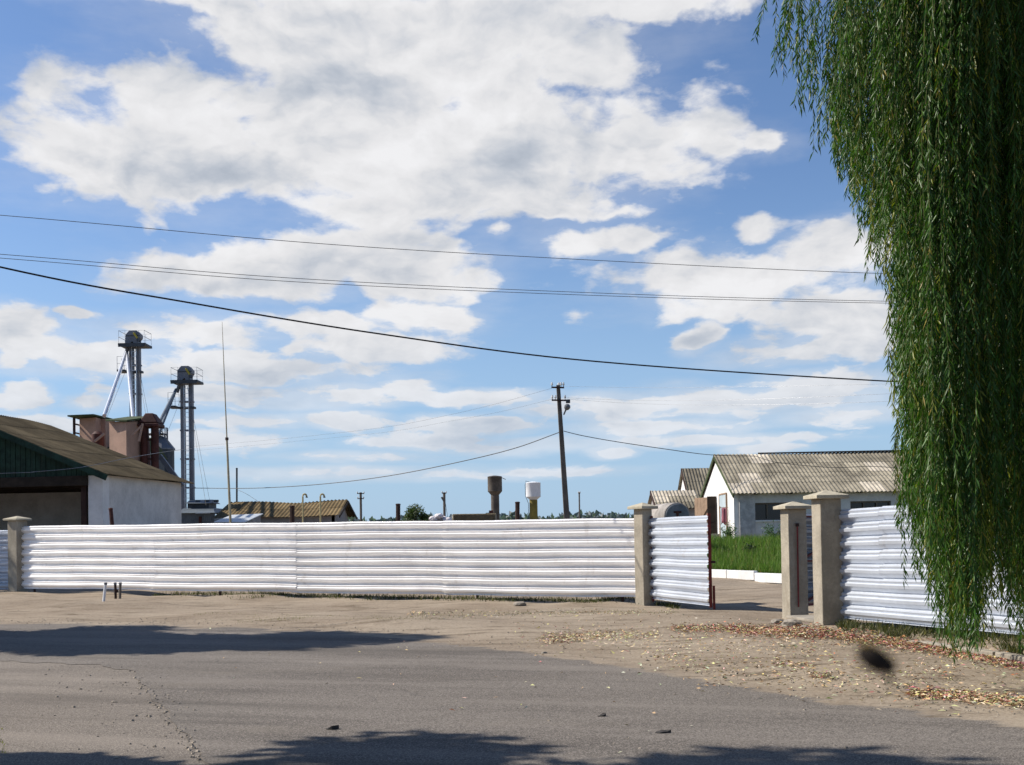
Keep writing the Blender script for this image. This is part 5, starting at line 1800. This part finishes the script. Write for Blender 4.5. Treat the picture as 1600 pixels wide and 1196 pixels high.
# shrubs by the farmhouse
def shrub(px, py_b, py_t, D, rad, label, seed, n=500, tone=(.06, .12, .04)):
    b = W(px, py_b, D); tp = W(px, py_t, D)
    rr = random.Random(seed)
    z0 = float(gz(b.x, b.y))
    t = thing('shrub', (b.x, D, z0), label, 'shrub', 'thin shrubs by the farmhouse')
    C_ = []
    st = MB()
    for k in range(9):
        a = rr.uniform(0, 6.28); q = rad * rr.uniform(.2, 1)
        e = Vector((b.x + q * math.cos(a), D + q * math.sin(a), z0 + (tp.z - z0) * rr.uniform(.55, 1)))
        st.tube([(b.x, D, z0 - .05), (b.x + (e.x - b.x) * .3, D + (e.y - D) * .3, z0 + (e.z - z0) * .5), e], [.014, .010, .004], 4)
        m_ = n // 9
        u = rng.random((m_, 1)) * .8 + .2
        base = np.array([[b.x, D, z0]]); C_.append(base + (np.array(e) - base) * u + rng.normal(0, .07, (m_, 3)))
    st.build('stems', M['bark'], t)
    C_ = np.concatenate(C_); N = len(C_)
    leaf_cards(C_, rng.normal(size=(N, 3)), rng.uniform(.06, .13, N), rng.uniform(.03, .06, N), np.array(tone)[None] * rng.uniform(.7, 1.3, (N, 1)), 'foliage', M['leaf2'], t)


shrub(1139, 858, 815, 54.2, .45, 'thin leafy sapling growing before the pale blue door', 1, 700)
shrub(1210, 850, 815, 52.6, .6, 'straggly shrub under the farmhouse window next to the pillar', 2, 700)
shrub(1172, 880, 850, 46.0, .25, 'dark weed clump standing in the tall lawn grass', 3, 400, (.02, .03, .015))


# distant tree line on the horizon
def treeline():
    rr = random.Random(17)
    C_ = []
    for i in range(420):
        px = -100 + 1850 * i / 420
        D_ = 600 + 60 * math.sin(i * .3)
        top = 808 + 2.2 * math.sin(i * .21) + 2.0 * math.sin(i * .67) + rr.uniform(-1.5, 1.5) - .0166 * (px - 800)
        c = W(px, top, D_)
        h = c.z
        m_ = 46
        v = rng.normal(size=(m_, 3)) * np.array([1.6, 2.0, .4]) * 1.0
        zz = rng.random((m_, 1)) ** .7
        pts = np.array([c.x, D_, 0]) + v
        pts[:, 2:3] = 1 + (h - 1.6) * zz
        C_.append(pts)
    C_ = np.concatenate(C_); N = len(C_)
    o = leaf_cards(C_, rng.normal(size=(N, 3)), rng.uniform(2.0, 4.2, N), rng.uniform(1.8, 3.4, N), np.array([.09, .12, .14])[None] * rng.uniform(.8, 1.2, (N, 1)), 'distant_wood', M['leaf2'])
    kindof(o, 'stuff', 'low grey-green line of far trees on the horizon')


treeline()


# tall lawn grass in the yard
def blades(name, xs, ys, hmin, hmax, wd, tone, label, spread=.25, m='grass', var=.35):
    N = len(xs)
    z = gz(xs, ys)
    c = np.stack([xs, ys, z - .02], 1)
    d = np.stack([rng.normal(0, spread, N), rng.normal(0, spread, N), np.ones(N)], 1)
    L = rng.uniform(hmin, hmax, N)
    tn = np.array(tone)[None] * rng.uniform(1 - var, 1 + var, (N, 1))
    dry = rng.random(N) < .08
    tn[dry] = np.array([.22, .19, .08]) * rng.uniform(.8, 1.2, (dry.sum(), 1))
    o = leaf_cards(c, d, L, np.full(N, wd) * rng.uniform(.7, 1.3, N), tn, name, M[m], fold=.2, droop=0)
    return kindof(o, 'stuff', label)


def lawn():
    N = 60000
    a = hit(1060, 904); b = hit(1330, 911)
    u = rng.random(N) ** 1.0; k = rng.random(N) ** 1.25
    y0 = (a.y + b.y) / 2 + .35
    ys = y0 + (HD - 1.2 - y0) * k
    xs = a.x - 1 + (26 - a.x) * u * 1.0
    ys = ys + np.clip((a.y - b.y) * (1 - (xs - a.x) / (b.x - a.x)), 0, 3) * .6 + .25
    # wavy taller clumps
    blades('lawn_grass', xs, ys, .30, .62, .022, (.095, .170, .028), 'tall bright green grass of the yard lawn', spread=.28)


lawn()


def px_scatter(polys, n):
    """random ground points inside photo-pixel quads (x0,y0,x1,y1,halfwidth) along lines."""
    out_ = []
    for (x0, y0, x1, y1, hw, k) in polys:
        for _ in range(int(n * k)):
            u = random.random()
            p = hit(x0 + (x1 - x0) * u, y0 + (y1 - y0) * u + random.gauss(0, hw * .5))
            out_.append(p)
    return out_


# weeds under the fences, thin turf on the verge
pw = px_scatter([(240, 928, 1000, 942, 2.5, .60), (1022, 944, 1060, 950, 3, .04), (1310, 978, 1340, 981, 6, .06), (1320, 981, 1600, 1000, 8, .28), (1380, 994, 1420, 998, 5, .03), (1560, 1012, 1600, 1022, 6, .03)], 8500)
xs = np.array([p.x for p in pw]); ys = np.array([p.y for p in pw])
blades('weeds', xs, ys, .03, .19, .014, (.060, .065, .026), 'dry green weeds growing under the fences', spread=.6)
pt_ = px_scatter([(640, 961, 1010, 956, 3.5, .45), (300, 962, 640, 964, 5, .12), (370, 971, 480, 966, 4, .08), (0, 1140, 6, 1180, 4, .02), (1010, 958, 1060, 957, 2, .04), (1290, 988, 1600, 1010, 10, .20), (540, 968, 760, 964, 3, .10)], 9000)
xs = np.array([p.x for p in pt_]); ys = np.array([p.y for p in pt_])
blades('verge_turf', xs, ys, .015, .05, .012, (.15, .145, .055), 'thin dry turf patches on the dirt verge', spread=.9)


# fallen leaves
def litter():
    rr = random.Random(4)
    C_ = []; T_ = []

    def put(x0, y0, x1, y1, hw, n, red):
        for _ in range(int(n * 1.35)):
            u = rr.random()
            p = hit(x0 + (x1 - x0) * u, y0 + (y1 - y0) * u + rr.gauss(0, hw))
            C_.append((p.x, p.y, p.z + rr.uniform(.012, .035)))
            q = rr.random()
            if q < red: T_.append((.46 * rr.uniform(.45, 1.25), .265 * rr.uniform(.5, 1.2), .18 * rr.uniform(.5, 1.2)))
            elif q < red + (1 - red) * .30: T_.append((.46, .32, .19))
            else: T_.append((.66 * rr.uniform(.75, 1.1), .58 * rr.uniform(.75, 1.1), .36 * rr.uniform(.6, 1.2)))
    put(1050, 984, 1160, 983, 3, 600, .6)
    put(1140, 986, 1290, 990, 4.5, 1900, .75)
    put(1240, 985, 1420, 1008, 4.5, 2100, .78)
    put(1400, 1006, 1620, 1044, 5, 2300, .75)
    put(1420, 1085, 1680, 1106, 4, 1500, .5)
    put(1500, 1092, 1700, 1112, 5, 500, .3)
    put(1070, 984, 1400, 1010, 8, 200, .3)
    put(850, 1000, 1030, 994, 5, 420, .15)
    put(840, 1004, 960, 990, 4, 260, .25)
    put(640, 962, 1050, 957, 3.5, 260, .1)
    put(1000, 1015, 1650, 1055, 22, 900, .12)
    put(1100, 1050, 1500, 1085, 16, 260, .1)
    put(800, 990, 1300, 1010, 16, 420, .1)
    put(300, 985, 1100, 1100, 40, 60, .1)
    put(1210, 1040, 1270, 1042, 2.5, 90, .3)
    put(1270, 1058, 1300, 1060, 2.0, 60, .3)
    put(1020, 1030, 1060, 1028, 2.0, 50, .3)
    put(1310, 1000, 1600, 1030, 6, 300, .4)
    C2 = np.array(C_); N = len(C2)
    a = rng.uniform(0, 2 * np.pi, N)
    d = np.stack([np.cos(a), np.sin(a), rng.normal(0, .18, N)], 1)
    L = rng.uniform(.03, .085, N); Wd = rng.uniform(.010, .024, N)
    dd = d / np.linalg.norm(d, axis=1, keepdims=True)
    side = np.cross(dd, np.array([0, 0, 1.0]) + rng.normal(0, .35, (N, 3))); side /= np.linalg.norm(side, axis=1, keepdims=True)
    v = np.empty((N, 4, 3))
    v[:, 0] = C2; v[:, 1] = C2 + dd * (L * .45)[:, None] + side * (Wd * .5)[:, None]
    v[:, 2] = C2 + dd * L[:, None]; v[:, 3] = C2 + dd * (L * .45)[:, None] - side * (Wd * .5)[:, None]
    v[:, 1, 2] += rng.uniform(0, .012, N); v[:, 3, 2] += rng.uniform(0, .012, N); v[:, 2, 2] = np.maximum(v[:, 2, 2], .012)
    I = np.arange(N) * 4
    f_ = np.empty((N * 2, 3), dtype=np.int32)
    f_[0::2] = np.stack([I, I + 1, I + 2], 1); f_[1::2] = np.stack([I, I + 2, I + 3], 1)
    o = fast_mesh('fallen_leaves', v.reshape(-1, 3), f_, np.repeat(np.array(T_), 4, axis=0), M['litter'])
    kindof(o, 'stuff', 'fallen yellow and rusty leaves scattered on the verge')


litter()


# gravel and crumbs along the broken road edge
def gravel():
    rr = random.Random(6)
    mb = MB(); tl = []

    def stone(p, s):
        k = [Vector((rr.uniform(.6, 1.2) * a, rr.uniform(.6, 1.2) * b, rr.uniform(.5, 1) * c)) * s for a, b, c in ((-1, -1, 0), (1, -1, 0), (1, 1, 0), (-1, 1, 0), (-.6, -.6, .9), (.6, -.6, .9), (.6, .6, .9), (-.6, .6, .9))]
        rot = Matrix.Rotation(rr.uniform(0, 6.28), 3, 'Z')
        mb.hexa([p + rot @ q for q in k[:4]], [p + rot @ q for q in k[4:]])
        v = rr.uniform(.75, 1.3); tl.extend([(v, v, v)] * 8)
    for (x0, y0, x1, y1, hw, n) in ((0, 972, 260, 973, 2.5, 420), (260, 973, 620, 985, 4, 300), (620, 985, 900, 1020, 9, 220), (900, 1020, 1560, 1110, 16, 420), (215, 1060, 320, 1190, 10, 260),
                                    (150, 1045, 320, 1120, 22, 160), (0, 940, 1000, 965, 12, 300), (1020, 955, 1210, 985, 12, 120), (60, 1060, 260, 1180, 40, 120), (400, 1010, 1500, 1180, 60, 160)):
        for _ in range(int(n * .6)):
            u = rr.random()
            p = hit(x0 + (x1 - x0) * u, y0 + (y1 - y0) * u + rr.gauss(0, hw))
            if p.y < 6: continue
            stone(p + Vector((0, 0, .006)), rr.choice((.006, .007, .008, .010, .015)))
    mb.tone = tl
    m = mat("gravel_stone", (.34, .29, .23), rough=.95, var=.3, vscale=8, extra=attr_tone())
    kindof(mb.build('gravel', m), 'stuff', 'loose gravel crumbs along the road edge')


gravel()

# two shallow potholes torn in the asphalt
for (px, py, s, lab) in ((517, 1141, .045, 'small dark crumb of torn asphalt left of centre in the near road'), (1034, 1147, .05, 'small dark flap of torn asphalt in the near road below the gate'),
                         (941, 1121, .03, 'tiny dark chip of torn asphalt in the road, middle of three')):
    p = hit(px, py)
    mb = MB()
    rr = random.Random(px)
    n = 9
    top = []
    for k in range(n):
        a = 2 * math.pi * k / n
        q = s * rr.uniform(.55, 1.1)
        top.append((p.x + q * 1.5 * math.cos(a), p.y + q * .9 * math.sin(a), .012 + rr.uniform(.006, .03) * (math.cos(a) > -.2)))
    bot = [(x, y, .009) for x, y, z in top]
    mb.add(bot + top, [tuple(range(n))[::-1], tuple(range(n, 2 * n))] + [(i, (i + 1) % n, n + (i + 1) % n, n + i) for i in range(n)])
    tag(mb.build('asphalt_chunk', mat('torn_asphalt', (.045, .04, .036), var=.4, vscale=20)), lab, 'asphalt chunk', 'torn bits of asphalt on the road')


# ------------------------------------------------------------------ insect hovering right before the lens
def insect():
    d = ray(1367, 1030)
    D_ = .40
    c = Vector((0, 0, EYE)) + d * D_
    s = D_ / F * 1.15
    t = thing('flying_insect', c, 'blurred dark bumblebee-like insect hovering above the verge before the willow', 'insect')
    Rm = MROT.to_3x3()
    ex_, ey_, ez_ = Rm @ Vector((1, 0, 0)), Rm @ Vector((0, 1, 0)), Rm @ Vector((0, 0, 1))

    def L(x, y, z=0): return c + (ex_ * x + ey_ * y + ez_ * z) * s
    # body axis runs from upper left (abdomen) to lower right (head)
    pts = [(-22, 12), (-17, 9), (-9, 5), (0, 0), (8, -5), (14, -8), (19, -11), (23, -13), (26, -15)]
    rad = [4, 10, 14.5, 16, 14.5, 12, 10, 7.5, 3]
    bm_ = MB().tube([L(x, y) for x, y in pts], [r_ * s for r_ in rad], 18).build('body', M['fur'], t, smooth=True)
    # furry yellow collar on the back
    rr = random.Random(2)
    C_ = []; Dd = []
    for _ in range(900):
        u = rr.uniform(.05, .8); i = u * (len(pts) - 1); k = int(i); fr_ = i - k
        px_ = pts[k][0] * (1 - fr_) + pts[k + 1][0] * fr_; py_ = pts[k][1] * (1 - fr_) + pts[k + 1][1] * fr_
        r_ = rad[k] * (1 - fr_) + rad[k + 1] * fr_
        a = rr.gauss(.9, .45)
        q = Vector((math.cos(a) * r_ * .55, math.sin(a) * r_ * .9, rr.uniform(-.5, .9) * r_ * .5))
        C_.append(L(px_ + q.x, py_ + q.y, q.z)); Dd.append(ex_ * q.x + ey_ * q.y + ez_ * q.z)
    N = len(C_)
    leaf_cards(np.array([tuple(v) for v in C_]), np.array([tuple(v) for v in Dd]), np.full(N, 4.0 * s), np.full(N, .8 * s), np.tile(np.array([[.42, .30, .06]]), (N, 1)), 'fur', M['litter'], t)
    # wings, two pairs, held up and back
    for z in (-1, 1):
        w = MB()
        o0 = L(4, 10, 8 * z)
        w.add([o0, L(-2, 22, 16 * z), L(-12, 26, 24 * z), L(-20, 22, 26 * z), L(-14, 14, 20 * z)], [(0, 1, 2, 3, 4)])
        w.build('wing', M['wing'], t)
        w = MB()
        o0 = L(-2, 9, 7 * z)
        w.add([o0, L(-12, 15, 14 * z), L(-20, 15, 17 * z), L(-16, 8, 14 * z)], [(0, 1, 2, 3)])
        w.build('wing', M['wing'], t)
    # legs: a pair dangling, loaded with pollen, others tucked
    for x, y, z in ((12, -14, 3), (14, -13, -3)):
        MB().tube([L(x, y, z), L(x + 2, y - 7, z), L(x + 5, y - 15, z), L(x + 8, y - 22, z)], [2.2 * s, 1.6 * s, 3.4 * s, 1.0 * s], 7).build('leg', M['fur'], t, smooth=True)
    for x, y, z in ((2, -13, 8), (2, -13, -8), (-8, -8, 7), (-8, -8, -7)):
        MB().tube([L(x, y, z), L(x + 3, y - 4, z * 1.2), L(x - 2, y - 5, z * 1.1)], [1.4 * s, 1.0 * s, .6 * s], 6).build('leg', M['fur'], t, smooth=True)
    for z in (3, -3):
        MB().tube([L(25, -13, z), L(29, -12, z * 2), L(31, -15, z * 2)], [.5 * s, .4 * s, .3 * s], 5).build('antenna', M['fur'], t)
        MB().lathe(L(23.5, -11.5, z * 1.7), [(.1 * s, -2 * s), (2 * s, -1 * s), (2.4 * s, 0), (2 * s, 1 * s), (.1 * s, 2 * s)], 10).build('eye', M['glass'], t, smooth=True)


insect()
